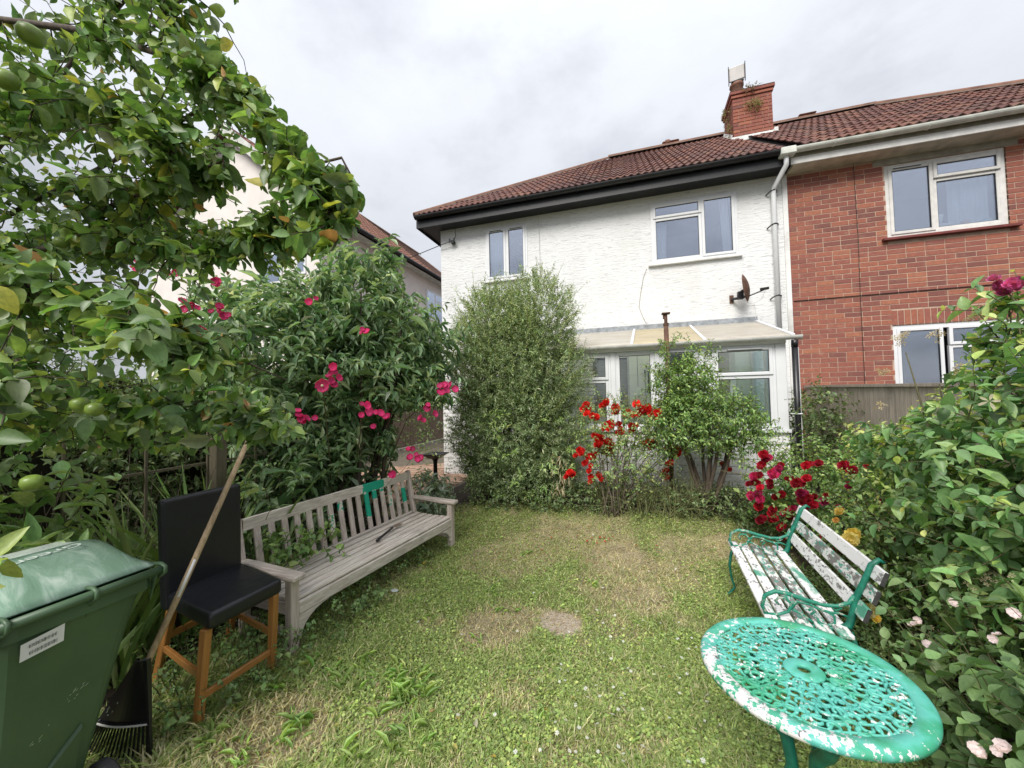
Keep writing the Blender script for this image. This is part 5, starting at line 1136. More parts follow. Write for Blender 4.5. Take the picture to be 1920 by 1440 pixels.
# 4. apple tree over the left foreground
at = root('apple_tree', 'apple tree with small green apples reaching in from the left', 'tree', (-3.55, .9, 0))
limbs(at, 'trunk', [([(-3.75, .75, -.02), (-3.65, .85, .6), (-3.55, .9, 1.2), (-3.45, .98, 1.9), (-3.3, 1.0, 2.6)], .10, .055)], BARK, 14)
BR = [[(-3.4, .95, 3.2), (-2.92, 1.02, 3.57), (-2.31, 1.01, 3.32), (-1.92, 1.03, 3.14), (-1.59, 1.03, 2.97), (-1.41, 1.04, 2.85), (-1.28, 1.03, 2.71), (-1.15, 1.03, 2.56), (-1.05, 1.01, 2.44), (-.95, 1.02, 2.3), (-.86, 1.02, 2.16)],
 [(-3.35, 1.05, 2.3), (-2.96, 1.15, 2.46), (-2.45, 1.1, 2.42), (-2.3, 1.09, 2.48), (-2.15, 1.08, 2.54), (-1.82, 1.08, 2.56), (-1.48, 1.08, 2.6)],
 [(-3.3, .95, 2.8), (-2.6, .9, 2.97), (-2.28, .93, 2.92), (-1.88, .95, 2.82), (-1.56, .95, 2.56)], [(-1.92, 1.03, 3.14), (-1.87, 1.10, 3.34), (-1.76, 1.15, 3.46)],
 [(-3.45, 1.0, 1.9), (-2.66, .95, 1.94), (-2.33, .95, 1.7), (-1.85, 1.0, 1.65), (-1.58, 1.19, 1.64), (-1.41, 1.14, 1.57), (-1.2, 1.15, 1.54)],
 [(-3.4, .98, 2.1), (-2.5, .8, 2.15), (-2.03, .72, 2.09), (-1.7, .74, 1.99), (-1.43, .76, 1.9), (-1.30, .82, 1.84)],
 [(-2.45, 1.1, 2.42), (-1.86, 1.15, 2.34), (-1.6, 1.16, 2.28), (-1.39, 1.22, 2.35), (-1.30, 1.30, 2.46)], [(-1.05, 1.01, 2.44), (-.91, 1.05, 2.47), (-.87, 1.07, 2.38)],
 [(-3.3, 1.1, 2.5), (-2.8, 1.6, 2.7), (-2.2, 1.9, 2.75), (-1.85, 2.0, 2.6)], [(-3.35, 1.1, 2.6), (-2.9, 1.6, 3.3), (-2.6, 1.8, 3.65), (-2.45, 1.85, 3.8)], [(-3.4, 1.0, 2.0), (-3.0, 1.6, 2.1), (-2.6, 2.0, 1.95), (-2.3, 2.1, 1.8)],
 [(-3.3, 1.0, 2.7), (-3.0, 1.3, 3.6), (-2.6, 1.5, 4.3), (-2.3, 1.6, 4.6)], [(-3.45, .9, 1.7), (-3.0, .9, 1.6), (-2.6, 1.2, 1.5), (-2.2, 1.35, 1.45)], [(-3.4, .8, 2.2), (-2.9, .6, 2.5), (-2.4, .55, 2.8), (-2.0, .6, 3.0)], [(-3.5, .8, 1.5), (-2.8, .7, 1.75), (-2.3, .65, 1.75), (-1.9, .66, 1.7)]]
TH = [.016, .020, .011, .007, .011, .009, .008, .005, .013, .014, .012, .014, .011, .011, .010]
limbs(at, 'branch', [(b_, t_, .004) for b_, t_ in zip(BR, TH)], BARK, 8)
st_ = []; dr_ = []
for bi, b_ in enumerate(BR):
    b_ = np.array(b_); seg = np.diff(b_, axis=0); tot = np.linalg.norm(seg, axis=1).sum(); n_ = int(tot*(62 if bi not in (0, 3, 7) else 40))
    for _ in range(n_):
        t = (rng.random()**.85)*(len(b_)-1); i = min(int(t), len(b_)-2); p = b_[i]+seg[i]*(t-i); st_.append(p); d = norm(seg[i])*.6+rng.normal(0, .75, 3); dr_.append(d)
st_ = np.array(st_); dr_ = np.array(dr_); Pl = grow(st_, dr_, rng.uniform(.10, .34, len(st_))*np.where(st_[:, 0] > -1.75, .55, 1.), 6, .5, .22)
def okap(P):
    z, x, y = infront(P); return (z > .55) & (x < np.interp(y, [0, 60, 110, 160, 250, 300, 340, 440, 520, 600, 700, 770, 830, 870], [470, 440, 430, 500, 575, 640, 685, 680, 540, 470, 470, 560, 580, 330])) & ~((y > 860) & (x > 60))
Pl = Pl[okap(Pl[:, -1]) & okap(Pl[:, 2])]
tubes('twigs', Pl, np.full(len(Pl), .0035), np.full(len(Pl), .0015), at, BARK)
P, D, Nn, Ln, Wd = shoot_leaves(Pl, .066, .60, 2, .7, .5, .30, hang=.3); cl_ = np.minimum(1, .092/Ln); Ln = Ln*cl_; Wd = Wd*cl_; GA = [(.055, .11, .03), (.085, .15, .04), (.14, .20, .05), (.10, .14, .07), (.26, .28, .05), (.30, .17, .07)]
col = cols(len(P), GA, (4, 4, 2.5, 2, .35, .12)); k_ = okap(P+D*Ln[:, None]); P, D, Nn, Ln, Wd, col = [a[k_] for a in (P, D, Nn, Ln, Wd, col)]
z, px, py = infront(P); sz = Ln/z*((px > -30) & (px < 1000) & (py > -30)); o_ = np.argsort(-sz); single_leaves(OVATE, P[o_[:300]], D[o_[:300]], Nn[o_[:300]], Ln[o_[:300]], Wd[o_[:300]], col[o_[:300]], at); b = o_[300:]; leafobj('foliage', OVATE, P[b], D[b], Nn[b], Ln[b], Wd[b], col[b], at)
APM = plain('green_apple_skin', (.17, .25, .045), .35, .25, 30)
ap = MB().lathe([(0, -.42), (.2, -.46), (.4, -.33), (.5, 0), (.43, .3), (.22, .44), (.06, .38), (0, .3)], (0, 0, 0), 16).mesh('apple', APM, True); apl = absloc(at)
for px, py, z, s_ in ((150, 758, 1.25, .050), (177, 768, 1.25, .048), (58, 66, 1.35, .075), (383, 424, 1.5, .026), (396, 436, 1.5, .028), (518, 428, 1.55, .026), (60, 905, 1.1, .05), (70, 655, 1.4, .045), (280, 548, 1.5, .03), (12, 150, 1.2, .06), (535, 305, 1.3, .03), (115, 455, 1.6, .05)):
    o = bpy.data.objects.new('apple', ap); C.objects.link(o); o.parent = at; o.location = unproj(px, py, z)-apl; o.scale = (s_, s_, s_*.95); o.rotation_euler = (random.uniform(-.4, .4), random.uniform(-.4, .4), 0)

# 5. rose with scarlet blooms before the conservatory
rr_ = root('scarlet_rose_bush', 'leggy rose bush with scarlet blooms in front of the conservatory', 'rose bush', (-.25, 4.75, .25))
RED = [(1110, 780), (1135, 760), (1158, 768), (1180, 775), (1205, 765), (1195, 760), (1222, 772), (1190, 778), (1150, 800), (1122, 816), (1137, 797), (1118, 832), (1143, 830), (1128, 820), (1168, 806), (1190, 800), (1212, 832), (1226, 836), (1270, 845), (1250, 846), (1257, 868), (1248, 888), (1218, 826), (1065, 888), (1087, 848), (1101, 873), (1112, 896), (1110, 857), (1360, 877), (1140, 850), (1100, 765), (1230, 775)]
RP = [tuple(unproj(px, py, 4.75+random.uniform(-.15, .2))) for px, py in RED]
limbs(rr_, 'cane', [(arch((-.25+random.uniform(-.12, .12), 4.8+random.uniform(-.1, .1), .22), p, .05, 6, .02), .009, .003) for p in RP[:22]], BARKG, 6)
for p in RP: blooms(rr_, [p+0*p if False else tuple(Vector(p)+(Vector(CAM)-Vector(p)).normalized()*.12)], .085, (.66, .02, .018), cl=random.choice((3, 4, 5)), spread=.032)
plant('', '', '', None, [(-.18, 4.85, 1.25, .60, .35, .42), (-.1, 4.8, .85, .5, .3, .4)], 420, .14, 6, .034, .62, LO, [(.10, .18, .06), (.19, .27, .09), (.24, .24, .10)], (2, 2, .8), keep=free, root_=rr_)
lg = plant('long_grass', 'clump of long grass and dry stems under the scarlet rose', 'grass clump', (.05, 4.95, .25), [(.05, 5.0, .45, .55, .25, .25)], 40, .25, 6, .05, .4, LO, G3, (1, 1, 1), root_=None)
n_ = 420; s0 = np.stack([rng.uniform(-.5, .75, n_), rng.uniform(4.75, 5.3, n_), np.full(n_, .24)], 1); Pl = grow(s0, norm(rng.normal(0, .35, (n_, 3))+np.array([0, 0, 1])), rng.uniform(.3, .75, n_), 7, .9, .08); tubes('blades', Pl, np.full(n_, .004), np.full(n_, .001), lg[0], plain('dry_grass_stem', (.20, .21, .09), .8, .4, 6))
# 6. small tree before the conservatory
st6, _ = plant('small_tree', 'small multi-stemmed tree with rounded fresh green crown before the conservatory', 'tree', (.8, 4.95, .25),
    [(.78, 4.95, 1.32, .62, .42, .34), (.62, 4.95, 1.62, .36, .35, .45), (.45, 4.95, 1.98, .16, .2, .33), (.80, 4.95, 1.95, .16, .2, .25), (1.15, 4.95, 1.22, .36, .32, .30), (.45, 4.9, 1.2, .3, .3, .3)], 1150, .16, 6, .052, .42, LO, [(.075, .14, .04), (.13, .21, .06), (.20, .29, .08)], (3, 3, 1.6), keep=free, up=.6, hang=.1)
limbs(st6, 'trunk', [(arch((.80+.05*math.sin(i*2.3), 4.97+.05*math.cos(i*1.9), .2), (.80+.34*math.sin(i*1.3), 4.95+.15*math.cos(i*2.1), 1.25), 0, 6, .012), .028, .012) for i in range(8)], BARK, 8)
blooms(st6, [tuple(unproj(px, py, 4.65)) for px, py in ((1353, 805), (1308, 795), (1240, 867), (1372, 765))], .04, (.72, .72, .62), OPENR)
# ivy climbing by the party line and weeds in the bed
plant('ivy', 'ivy scrambling up the fence end by the black downpipe', 'ivy', (2.35, 6.3, .2), [(2.38, 6.3, .9, .18, .55, .85), (2.3, 5.7, 1.3, .14, .3, .4)], 260, .2, 6, .06, .7, LO, G3, (2, 2, 1), up=.2)
wd, _ = plant('bed_weeds', 'low tangled weeds filling the bed below the house', 'weeds', (.8, 5.0, .25), [(.9, 5.0, .36, .75, .35, .16), (-.6, 5.0, .34, .6, .3, .14), (1.4, 4.7, .3, .4, .4, .16), (-1.5, 4.85, .3, .9, .22, .12)], 900, .10, 5, .04, .6, LO, G3, (2, 2, 1), keep=free, up=.8); wd['kind'] = 'stuff'
# 7. crimson rose at the bed corner
cq, _ = plant('crimson_rose_bush', 'low spreading rose with deep crimson blooms behind the iron bench', 'rose bush', (1.7, 4.3, .15),
    [(1.75, 4.35, .62, .62, .45, .50), (2.2, 4.0, .75, .5, .6, .55), (1.75, 3.85, .45, .38, .45, .34), (1.35, 4.5, .7, .2, .3, .35)], 1250, .18, 6, .045, .62, LO, [(.08, .15, .045), (.14, .23, .065), (.22, .30, .09)], (3, 3, 1.5), up=.5, keep=lambda P: ~((P[:, 0] < 1.28) & (P[:, 1] < 3.75)) & (P[:, 0] < 2.56), spread=.8)
limbs(cq, 'cane', [(arch((1.8, 4.2, .1), tuple(unproj(px, py, 4.0)), .2), .008, .003) for px, py in ((1440, 860), (1480, 970), (1550, 945), (1640, 865), (1500, 905), (1430, 950), (1590, 910), (1345, 880))], STEM, 6)
CR_ = [(1432, 866), (1441, 858), (1420, 885), (1415, 893), (1460, 880), (1470, 885), (1485, 900), (1500, 905), (1430, 905), (1445, 912), (1420, 930), (1460, 922), (1500, 925), (1515, 940), (1510, 925), (1545, 938), (1556, 945), (1470, 960), (1480, 970), (1465, 985), (1455, 975), (1590, 910), (1640, 865), (1660, 940), (1530, 863), (1510, 873), (1425, 950), (1435, 970), (1550, 1000), (1405, 915), (1488, 955), (1530, 950), (1475, 900), (1450, 890), (1580, 1035), (1630, 868), (1600, 885)]
for px, py in CR_: blooms(cq, [unproj(px, py, (3.5 if px < 1500 else 3.2 if px < 1560 else 3.0)+random.uniform(-.08, .12))], .074, random.choice(((.34, .006, .02), (.42, .012, .04), (.55, .03, .14))), cl=random.choice((1, 2, 3)), spread=.036, cvar=.3)
blooms(cq, [unproj(1673, 1012, 2.55), unproj(1618, 868, 3.6)], .04, (.42, .008, .03))
# 8. big broad-leaved shrub at the right
notb2 = lambda P: ~((P[:, 0] < 1.27) & (P[:, 1] > 2.2) & (P[:, 1] < 3.8)) & ~((((P[:, 0]-.548)**2+(P[:, 1]-1.61)**2) < .40**2)) & ~(np.linalg.norm(P-CAM, axis=1) < .75) & (P[:, 0] < 2.56)
G8 = [(.055, .12, .045), (.10, .19, .065), (.18, .27, .10), (.34, .42, .11)]
def ok8(P):
    z, x, y = infront(P); return notb2(P) & ~((y < 560+(1920-x)*.95) & (y < 790)) & (z > .7) & ~((x < 1560) & (y < 1000))
bs8, _ = plant('broad_leaved_shrub', 'tall arching shrub with large green leaves and withered flowers at the right edge', 'shrub', (1.9, 2.5, 0),
    [(1.95, 2.7, 1.45, .55, .7, .75), (1.62, 2.35, 1.15, .40, .45, .60), (2.1, 2.1, 1.5, .45, .5, .65), (1.75, 2.0, .9, .4, .5, .5), (1.6, 3.0, 1.0, .35, .4, .5)], 860, .30, 7, .072, .56, OVATE, G8, (4, 3.5, 2, .8), per=2, up=.6, droop=.4, singles=300, keep=ok8, spread=.72, hang=.15, stem_r=.003)
limbs(bs8, 'stem', [(arch((1.9+.1*i-.3, 2.5+.15*math.sin(i*2), 0), tuple(unproj(px, py, z)), .25), .011, .003) for i, (px, py, z) in enumerate(((1700, 660, 2.4), (1760, 720, 2.2), (1830, 640, 2.1), (1900, 560, 1.9), (1740, 800, 2.3), (1880, 700, 2.0), (1680, 850, 2.5)))], STEM, 6)
DRYF = (.42, .33, .19)
for px, py, z, cl in ((1690, 632, 2.2, 12), (1752, 628, 2.1, 8), (1650, 762, 2.3, 5), (1832, 592, 1.95, 12), (1655, 700, 2.3, 7), (1800, 690, 2.0, 8), (1665, 985, 2.3, 3)): blooms(bs8, [unproj(px, py, z)], .032, DRYF, STAR, 'withered_flower', cl, .022)
P, d = ell_starts([(2.2, 3.2, 1.25, .35, .8, .6), (1.9, 3.4, .9, .5, .6, .6)], 420, .3, 1.); Pl = grow(P, norm(d+np.array([0, 0, .9])), np.full(420, .22), 6, .1); Pl = Pl[ok8(Pl[:, -1])]; a = shoot_leaves(Pl, .045, .5, 2, .7, .7); leafobj('pale_foliage', LO, *a, cols(len(a[0]), [(.24, .33, .08), (.32, .38, .12)], (1, 1)), bs8)
blooms(bs8, [unproj(px, py, z) for px, py, z in ((1855, 752, 1.6), (1860, 775, 1.9), (1898, 870, 1.8), (1768, 970, 2.1), (1850, 800, 1.9), (1775, 985, 2.1), (1848, 875, 2.0))], .075, (.55, .50, .36), STAR, 'withered_flower')
blooms(bs8, [unproj(px, py, z) for px, py, z in ((1870, 532, 1.85), (1885, 540, 1.85), (1905, 528, 1.85), (1895, 535, 1.8), (1912, 540, 1.8), (1880, 545, 1.85))], .045, (.55, .10, .30), cl=2, spread=.014)
pk = unproj(1890, 548, 1.84); limbs(bs8, 'stem', [(arch((2.0, 2.1, .6), tuple(pk), .15), .009, .003), (arch(tuple(unproj(1900, 640, 1.9)), tuple(unproj(1905, 530, 1.83)), .02), .004, .002)], STEM, 6)
plant('', '', '', None, [(pk.x+.02, pk.y, pk.z-.06, .10, .10, .09), (pk.x+.06, pk.y+.05, pk.z-.2, .16, .14, .14)], 34, .12, 5, .06, .55, OVATE, G8, (2, 3, 2, 2), root_=bs8, up=.5)
# 9. yellow rose
yr, _ = plant('yellow_rose_bush', 'rose with loose yellow blooms leaning over the back of the iron bench', 'rose bush', (1.5, 2.8, 0), [(1.58, 2.9, .62, .28, .6, .48), (1.75, 2.3, .6, .35, .4, .45)], 430, .2, 6, .045, .60, LO, [(.08, .14, .045), (.13, .20, .065), (.18, .25, .08)], (3, 2, 1), keep=notb2)
YL = (.78, .60, .13)
for px, py, z, s_, c_ in ((1593, 1013, 2.55, .105, (.84, .70, .24)), (1577, 961, 2.95, .08, (.8, .62, .2)), (1600, 1002, 2.6, .07, YL), (1628, 1145, 2.2, .075, (.72, .64, .32)), (1801, 1034, 2.0, .05, YL), (1872, 969, 1.85, .05, (.7, .5, .16)), (1865, 1000, 1.85, .04, (.6, .4, .15)), (1668, 836, 2.9, .06, (.70, .48, .15)), (1567, 975, 2.9, .04, (.7, .4, .12)), (1642, 1160, 2.2, .04, YL)): blooms(yr, [unproj(px, py, z*.93)], s_*1.05, c_)
limbs(yr, 'cane', [(arch((1.6, 2.7, 0), tuple(unproj(px, py, z)), .15), .006, .003) for px, py, z in ((1593, 1018, 2.55), (1577, 965, 2.95), (1628, 1150, 2.2), (1801, 1038, 2.0))], STEM, 6)
plant('undergrowth', 'low green undergrowth on the ground behind and beneath the iron bench', 'undergrowth', (1.3, 3.0, 0), [(1.2, 2.9, .08, .35, .95, .14), (1.45, 3.2, .2, .2, .7, .22)], 620, .12, 6, .036, .6, LO, [(.09, .15, .05), (.14, .21, .07)], (1, 1), up=1., keep=lambda P: (P[:, 2] < .30) | (P[:, 0] > 1.3))[0]['kind'] = 'stuff'
# 10. brambles and undergrowth at the right foreground
bm_, _ = plant('bramble', 'bramble with pale pink flowers beside the round table', 'bramble', (1.3, 1.5, 0),
    [(1.30, 1.75, .35, .30, .55, .36), (1.30, 1.2, .42, .34, .45, .42), (1.55, 1.6, .62, .25, .4, .35), (1.05, 2.1, .22, .25, .35, .25), (1.15, .95, .35, .3, .3, .4)], 640, .24, 6, .062, .72, OVATE, [(.065, .12, .045), (.10, .165, .06), (.15, .22, .09)], (3, 3, 1.2), keep=lambda P: notb2(P) & ~((P[:, 0] < .93) & (P[:, 2] > .1) & (P[:, 1] < 2.2)), singles=200, spread=.8, stem_r=.0028, up=.4)
PP = (.80, .66, .70)
blooms(bm_, [unproj(px, py, z*.86) for px, py, z in ((1720, 1163, 1.9), (1712, 1170, 1.9), (1740, 1210, 1.8), (1870, 1190, 1.6), (1862, 1198, 1.6), (1880, 1400, 1.35), (1868, 1408, 1.35), (1830, 1405, 1.4), (1838, 1412, 1.4), (1786, 1130, 1.8), (1900, 1150, 1.55))], .034, PP, OPENR)
for px, py, z, cl in ((1850, 1085, 1.6, 18), (1890, 1100, 1.55, 14), (1745, 1185, 1.85, 6), (1885, 1180, 1.6, 8)): blooms(bm_, [unproj(px, py, z)], .022, (.55, .45, .32), STAR, 'spent_flower', cl, .028)
m = MB()
for i in range(14): a = unproj(1640+i*14, 1250+random.uniform(-60, 120), 1.9+random.random()*.4); m.tube(arch(a, a+Vector((random.uniform(-.25, .25), random.uniform(-.2, .2), random.uniform(.05, .3))), .08, 6, .01), .0025, 4)
m.obj('cane', plain('pale_bramble_cane', (.22, .21, .10), .7), bm_)

# 11. strap-leaved clumps and weeds behind bin and stool
def straps(name, label, x0, x1, y0, y1, n, h, wdt, seed):
    r = root(name, label, 'plant', ((x0+x1)/2, (y0+y1)/2, 0)); pal = [(.16, .28, .07), (.22, .34, .10), (.12, .20, .05), (.28, .36, .14)]
    for i in range(n):
        p = Vector((random.uniform(x0, x1), random.uniform(y0, y1), 0)); d = Vector((min(.12, random.gauss(-.08, .2)), random.gauss(0, .22), 1)).normalized(); L_ = h*random.uniform(.6, 1.1); V = []; F = []; k = 7; side = Vector((d.y+random.gauss(0, .3), -d.x+1*random.gauss(0, .6), 0)); side = (side if side.length > .1 else Vector((1, 0, 0))).normalized(); dr = random.uniform(.05, .45)
        for j in range(k):
            t = j/(k-1); c = p+d*L_*t+Vector((d.x, d.y, 0)).normalized()*dr*L_*t*t-Vector((0, 0, dr*L_*.35*t**3)); w_ = wdt*(1-.93*t**2.2)*.5*(.6+.8*min(1, t*3)); V += [c-side*w_, c+Vector((d.y, -d.x, 0))*0+side.cross(Vector((0, 0, 1)))*w_*.35, c+side*w_]
        for j in range(k-1): F += [(3*j, 3*j+1, 3*j+4, 3*j+3), (3*j+1, 3*j+2, 3*j+5, 3*j+4)]
        me = MB().add(V, F).mesh('leaf', LEAFO, True); o = mkobj('leaf', me, r); center_origin(o); c = random.choice(pal); f = math.exp(random.gauss(0, .2)); o.color = (c[0]*f, c[1]*f, c[2]*f, 1)
    return r
straps('iris_clump', 'upright sword-leaved clump directly behind the black stool', -3.2, -2.9, 1.7, 2.35, 75, 1.25, .034, 1)
straps('iris_clump', 'sword-leaved clump between the bin lid and the black stool', -3.1, -2.85, 1.25, 1.7, 60, 1.12, .032, 2)
straps('iris_clump', 'short sword-leaved clump growing at the foot of the trellis post', -3.2, -2.9, 2.3, 2.8, 22, .62, .022, 3)
plant('leafy_weed', 'pale green leafy weed rising behind the green bin', 'weed', (-3.1, 1.1, 0), [(-3.1, 1.15, .95, .25, .3, .35), (-3.25, .8, .9, .3, .3, .4)], 70, .22, 5, .13, .42, OVATE, [(.12, .20, .07), (.18, .26, .10)], (1, 1), singles=60, up=.7)
plant('bramble_sprig', 'green bramble sprig poking through the slats of the wooden bench', 'weed', (-2.75, 2.3, .1), [(-2.55, 2.32, .50, .10, .16, .10), (-2.5, 2.62, .48, .10, .12, .08)], 40, .12, 5, .055, .7, OVATE, [(.07, .13, .04), (.13, .20, .06)], (1, 1), singles=120, up=.2)
plant('leafy_twig', 'leafy apple twig hanging over the left corner of the bin lid', 'twig', (-1.3, .45, 1.35), [(-1.36, .44, 1.33, .03, .03, .06)], 4, .08, 4, .075, .55, OVATE, [(.13, .22, .05), (.20, .27, .06)], (1, 1), singles=20, up=-.3)
plant('clover_patch', 'clover and creeping leaves under the wooden bench', 'weeds', (-2.3, 2.9, 0), [(-2.35, 2.6, .06, .45, .9, .12), (-2.4, 1.7, .06, .5, .45, .14), (-2.3, 3.6, .06, .4, .5, .12)], 700, .09, 4, .034, .8, LO, [(.07, .13, .04), (.12, .19, .06)], (1, 1), up=1.)[0]['kind'] = 'stuff'
# ferns on the chimney
plant('chimney_fern', 'fern tuft growing out of the front of the brick chimney', 'fern', (2.65, 9.17, 7.75), [(2.68, 9.16, 7.72, .16, .04, .08)], 60, .10, 6, .03, .35, LO, [(.16, .18, .06), (.26, .22, .10)], (1, 1), up=.0, droop=.6)
plant('chimney_fern', 'dark fern tuft sprouting from the top of the chimney beside the pot', 'fern', (2.6, 9.15, 8.1), [(2.62, 9.14, 8.12, .16, .04, .04)], 40, .08, 6, .025, .35, LO, [(.14, .13, .06), (.18, .13, .08)], (1, 1), up=.3, droop=.6)
plant('chimney_fern', 'fern growth hanging down the left side of the chimney', 'fern', (2.26, 9.5, 7.6), [(2.26, 9.5, 7.85, .04, .14, .18), (2.26, 9.35, 7.4, .05, .1, .14)], 70, .09, 6, .03, .35, LO, [(.14, .15, .06), (.22, .19, .10)], (1, 1), up=.0, droop=.6)

# ================================================================= LAWN
def lawn_pts(n, x0, x1, y0, y1, fall=1.0):
    x = rng.uniform(x0, x1, n); y = rng.uniform(y0, y1, n); d = np.hypot(x, y); keep = rng.random(n) < np.clip((1.7/np.maximum(d, .8))**fall, 0, 1)
    keep &= (x < np.where(y > 2.2, 1.75, 1.3)) & (y < 4.95) & ~((x < -2.75)) & (x/np.maximum(y, .1) > -2.3) & (x/np.maximum(y, .1) < 1.2); return x[keep], y[keep]
x, y = lawn_pts(430000, -2.9, 1.4, .7, 5.0, 1.15); dd = dry(x, y); k_ = (rng.random(len(x)) > dd*.80) & ((np.hypot(x+.54, y-2.80) > .15) | (rng.random(len(x)) < .08)); x, y, dd = x[k_], y[k_], dd[k_]
tuft = vnoise(x, y, 21, 5)*.6+vnoise(x, y, 22, 13)*.4; left = sstep(-x, 1.3, 2.1)*sstep(-y, -2.6, -1.6)
h = (.012+.026*tuft**1.5*(1-dd*.6)+.045*left*tuft)*np.exp(rng.normal(0, .3, len(x))); n_ = len(x); hp = np.stack([x, y, gz(x, y)-.002], 1)
an = rng.uniform(0, 6.28, n_); bend = rng.uniform(.4, 2.2, n_)*h; wv_ = rng.uniform(.0018, .0036, n_)*(1+.8*left); side = np.stack([-np.sin(an), np.cos(an), np.zeros(n_)], 1)*wv_[:, None]; out2 = np.stack([np.cos(an), np.sin(an), np.zeros(n_)], 1)*bend[:, None]
up1 = np.zeros((n_, 3)); up1[:, 2] = h*.62; up2 = np.zeros((n_, 3)); up2[:, 2] = h
V = np.stack([hp-side, hp+side, hp+out2*.35+up1+side*.8, hp+out2*.35+up1-side*.8, hp+out2+up2], 1).reshape(-1, 3); off = (np.arange(n_)*5)[:, None]
c1 = np.array([.22, .31, .075]); c2 = np.array([.38, .47, .14]); c3 = np.array([.66, .58, .36]); mixv = rng.random((n_, 1)); drym = (rng.random((n_, 1)) < (.20+.78*dd[:, None])).astype(float); colr = (c1*(1-mixv)+c2*mixv)*(1-drym)+c3*drym; colr *= np.exp(rng.normal(0, .22, (n_, 1)))
GR = leafmat('grass_blade', False, .55, .3)
stuff(npmesh('grass', V, [np.array([3, 2, 4])[None]+off, np.array([0, 1, 2, 3])[None]+off], GR, False, {'col': np.repeat(colr, 5, 0)}))
# clover and small broad leaves
x, y = lawn_pts(230000, -2.8, 1.4, .7, 4.9, 1.2); dd = dry(x, y); k_ = (rng.random(len(x)) > dd*1.3) & (vnoise(x, y, 31, 2.6)*.6+vnoise(x, y, 32, 8)*.4 > .33); x, y = x[k_], y[k_]; n_ = len(x)
P = np.stack([x, y, gz(x, y)+rng.uniform(.004, .024, n_)], 1); nn_ = norm(rng.normal(0, .35, (n_, 3))+np.array([0, 0, 1])); D = rng.normal(0, 1, (n_, 3)); D[:, 2] *= .3; Ln = rng.uniform(.010, .024, n_)
tag_ = leafobj('clover', SMALL, P, D, nn_, Ln, Ln*.8, cols(n_, [(.17, .23, .065), (.25, .32, .09), (.13, .18, .055)], (2, 2, 1)), None, GR)
# broad weed rosettes (plantain, dandelion)
ros = []
for i in range(50):
    if i < 24: cx, cy = random.uniform(-2.1, -1.0), random.uniform(1.15, 2.1)
    else: cx, cy = random.uniform(-1.9, 1.2), random.uniform(1.2, 4.3)
    if i == 25: cx, cy = -1.02, 2.42
    if i == 26: cx, cy = -1.15, 3.1
    n_ = random.randint(8, 16)
    for k in range(n_):
        a = random.uniform(0, 6.28); ros.append((cx, cy, a, random.uniform(.04, .10)*(1.1 if i < 24 else .7)))
R_a = np.array(ros); n_ = len(R_a); P = np.stack([R_a[:, 0]+rng.normal(0, .035, n_), R_a[:, 1]+rng.normal(0, .035, n_), gz(R_a[:, 0], R_a[:, 1])+.004], 1); D = np.stack([np.cos(R_a[:, 2]), np.sin(R_a[:, 2]), rng.uniform(.2, 1.8, n_)], 1); T_ = template([.2, .5, .8], [.6, 1, .7], .25, .30)
leafobj('weed_rosettes', T_, P, D, norm(rng.normal(0, .2, (n_, 3))+np.array([0, 0, 1])), R_a[:, 3], R_a[:, 3]*.15, cols(n_, [(.15, .24, .06), (.21, .30, .09)], (1, 1)), None, GR)
# straw litter in the bare patches
ns = 6500; xx = rng.uniform(-2.6, 1.2, ns*6); yy = rng.uniform(1.0, 4.9, ns*6); k_ = rng.random(ns*6) < dry(xx, yy)*.6; xx, yy = xx[k_][:ns*2], yy[k_][:ns*2]; n_ = len(xx); D = rng.normal(0, 1, (n_, 3)); D[:, 2] *= .12
leafobj('straw_litter', SMALL, np.stack([xx, yy, gz(xx, yy)+.006], 1), D, norm(rng.normal(0, .3, (n_, 3))+np.array([0, 0, 1])), rng.uniform(.015, .05, n_), np.full(n_, .0022), cols(n_, [(.42, .35, .22), (.30, .22, .14), (.50, .44, .32)], (1, 1, 1)), None, GR)
# daisies
DM = bloom_mesh('daisy', [(.5, .05, .0, 9, .16, 0)], PETAL)
for i in range(150):
    if i < 105: x, y = random.uniform(-.5, .5), random.uniform(1.3, 3.0)
    else: x, y = random.uniform(-1.6, .9), random.uniform(1.3, 4.3)
    o = bpy.data.objects.new('daisy', DM); C.objects.link(o); s_ = random.uniform(.014, .024); o.location = (x, y, float(gz(x, y))+random.uniform(.03, .045)); o.scale = (s_, s_, s_*.8); o.rotation_euler = (random.gauss(0, .3), random.gauss(0, .3), random.random()*6); o.color = (.75, .75, .73, 1); tag(o, 'tiny white daisy in the lawn grass', 'daisy', 'daisies scattered over the lawn')
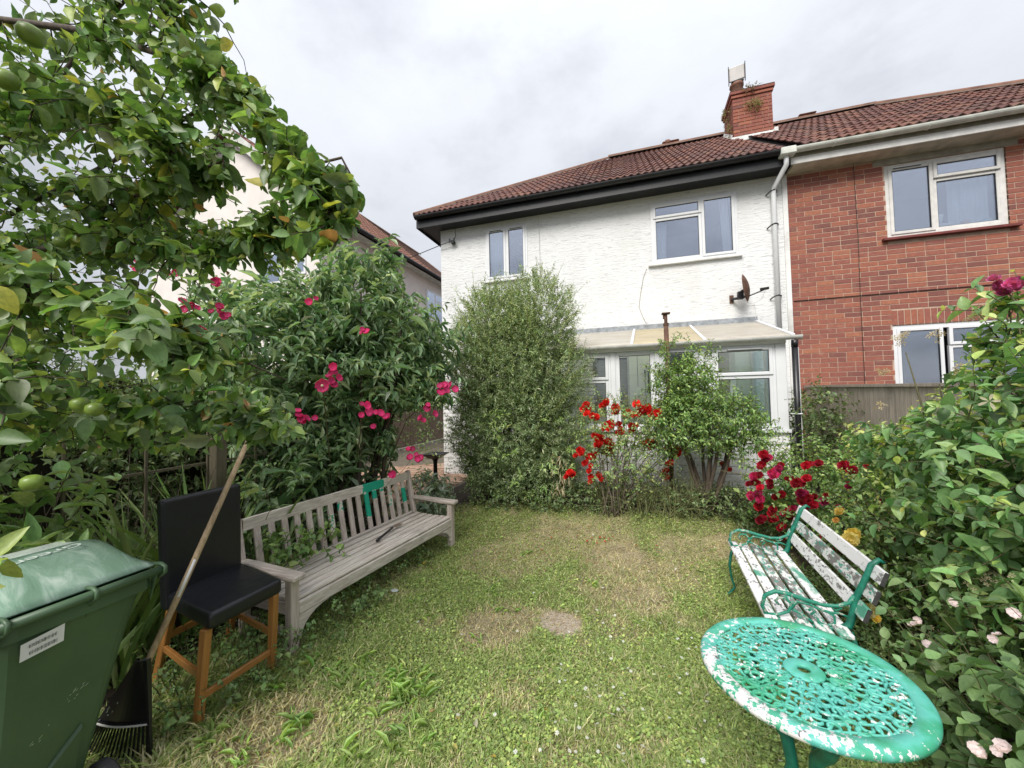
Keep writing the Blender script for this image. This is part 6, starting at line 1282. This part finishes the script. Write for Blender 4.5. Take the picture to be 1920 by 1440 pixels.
# fallen leaves
def fallen(name, px, py, s_, c_, lab, cat, grp, tp=OVATE, w_=.5):
    d = unproj(px, py, 1.)-Vector(CAM); zt = 0.
    for _ in range(4): t = (1.65-zt)/-d.z; x, y = d.x*t, d.y*t; zt = float(gz(x, y))+.028
    me = MB().add([tuple(v) for v in tp[0]], [tuple(f) for f in tp[1]]+([tuple(f) for f in tp[2]] if tp[2] is not None else [])).mesh(name, LEAFO, True)
    o = bpy.data.objects.new(name, me); C.objects.link(o); o.location = (x, y, zt); o.scale = (s_, s_*w_, s_); o.rotation_euler = (random.gauss(0, .2), random.gauss(0, .2), random.random()*6.28); o.color = (*c_, 1); tag(o, lab, cat, grp); return o
for px, py, s_, c_ in ((805, 1335, .03, (.45, .26, .12)), (855, 1345, .035, (.5, .36, .1)), (930, 1420, .03, (.5, .33, .04)), (672, 1378, .028, (.5, .3, .04)), (660, 1270, .035, (.42, .23, .13)), (690, 1160, .035, (.5, .3, .2)), (850, 1395, .03, (.5, .4, .1)), (1070, 1308, .04, (.5, .4, .12)), (990, 1395, .03, (.48, .38, .15)), (756, 1215, .028, (.5, .42, .2)), (640, 1235, .025, (.5, .3, .1)), (1255, 1272, .035, (.45, .33, .1)), (1020, 1330, .025, (.5, .35, .05)), (627, 1360, .03, (.46, .4, .1)), (712, 1280, .03, (.42, .26, .18)), (620, 1265, .03, (.5, .36, .1)), (440, 1325, .03, (.5, .33, .06)), (480, 1330, .03, (.5, .4, .22))):
    fallen('fallen_leaf', px, py, s_, c_, 'small dry yellow-brown leaf lying on the grass', 'leaf', 'dry leaves scattered on the lawn')
o = fallen('fallen_leaf', 893, 1365, .085, (.62, .56, .46), 'large pale cream leaf lying alone on the lawn in the foreground', 'leaf', None, w_=.35); o.rotation_euler[2] = 2.2
fallen('fallen_leaf', 793, 1058, .055, (.75, .48, .05), 'bright yellow leaf on the grass right of the wooden bench', 'leaf', None)
fallen('fallen_leaf', 886, 986, .05, (.55, .55, .08), 'yellow-green leaf on the far grass beyond the bench arm', 'leaf', None)
for px, py in ((1016, 1031), (1133, 996), (1143, 1000), (1122, 1013), (1108, 1000), (1100, 1006), (1035, 1003), (1185, 1002), (1136, 1008), (1190, 1012), (1230, 1010), (1105, 970), (1150, 990), (1085, 995), (1125, 992)):
    fallen('rose_petal', px, py, .03, (.55, .02, .02), 'fallen scarlet rose petal on the far part of the lawn', 'petal', 'scarlet petals fallen on the lawn', w_=.8)
for px, py in ((1215, 1135), (1228, 1130), (1222, 1140), (1240, 1128), (1205, 1125)): fallen('dry_leaf', px, py, .06, (.55, .48, .38), 'curled pale leaf in the bare patch right of the lawn centre', 'leaf', 'curled pale leaves in the bare patch', w_=.25)
for px, py, s_, l_ in ((740, 1107, .05, 'small pale stone in the grass below the bench front'), (998, 1025, .05, 'pale blue-grey stone in the grass near the red petals')):
    d = unproj(px, py, 1.)-Vector(CAM); t = 1.62/-d.z; o = MB().lathe([(0, -.3), (.5, -.2), (.75, 0), (.5, .22), (0, .3)], (0, 0, 0), 7).obj('stone', plain('pale_stone_%d' % px, (.42, .47, .45), .9, .2, 20)); o.location = (d.x*t, d.y*t, .03); o.scale = (s_, s_*.7, s_*.5); tag(o, l_, 'stone')
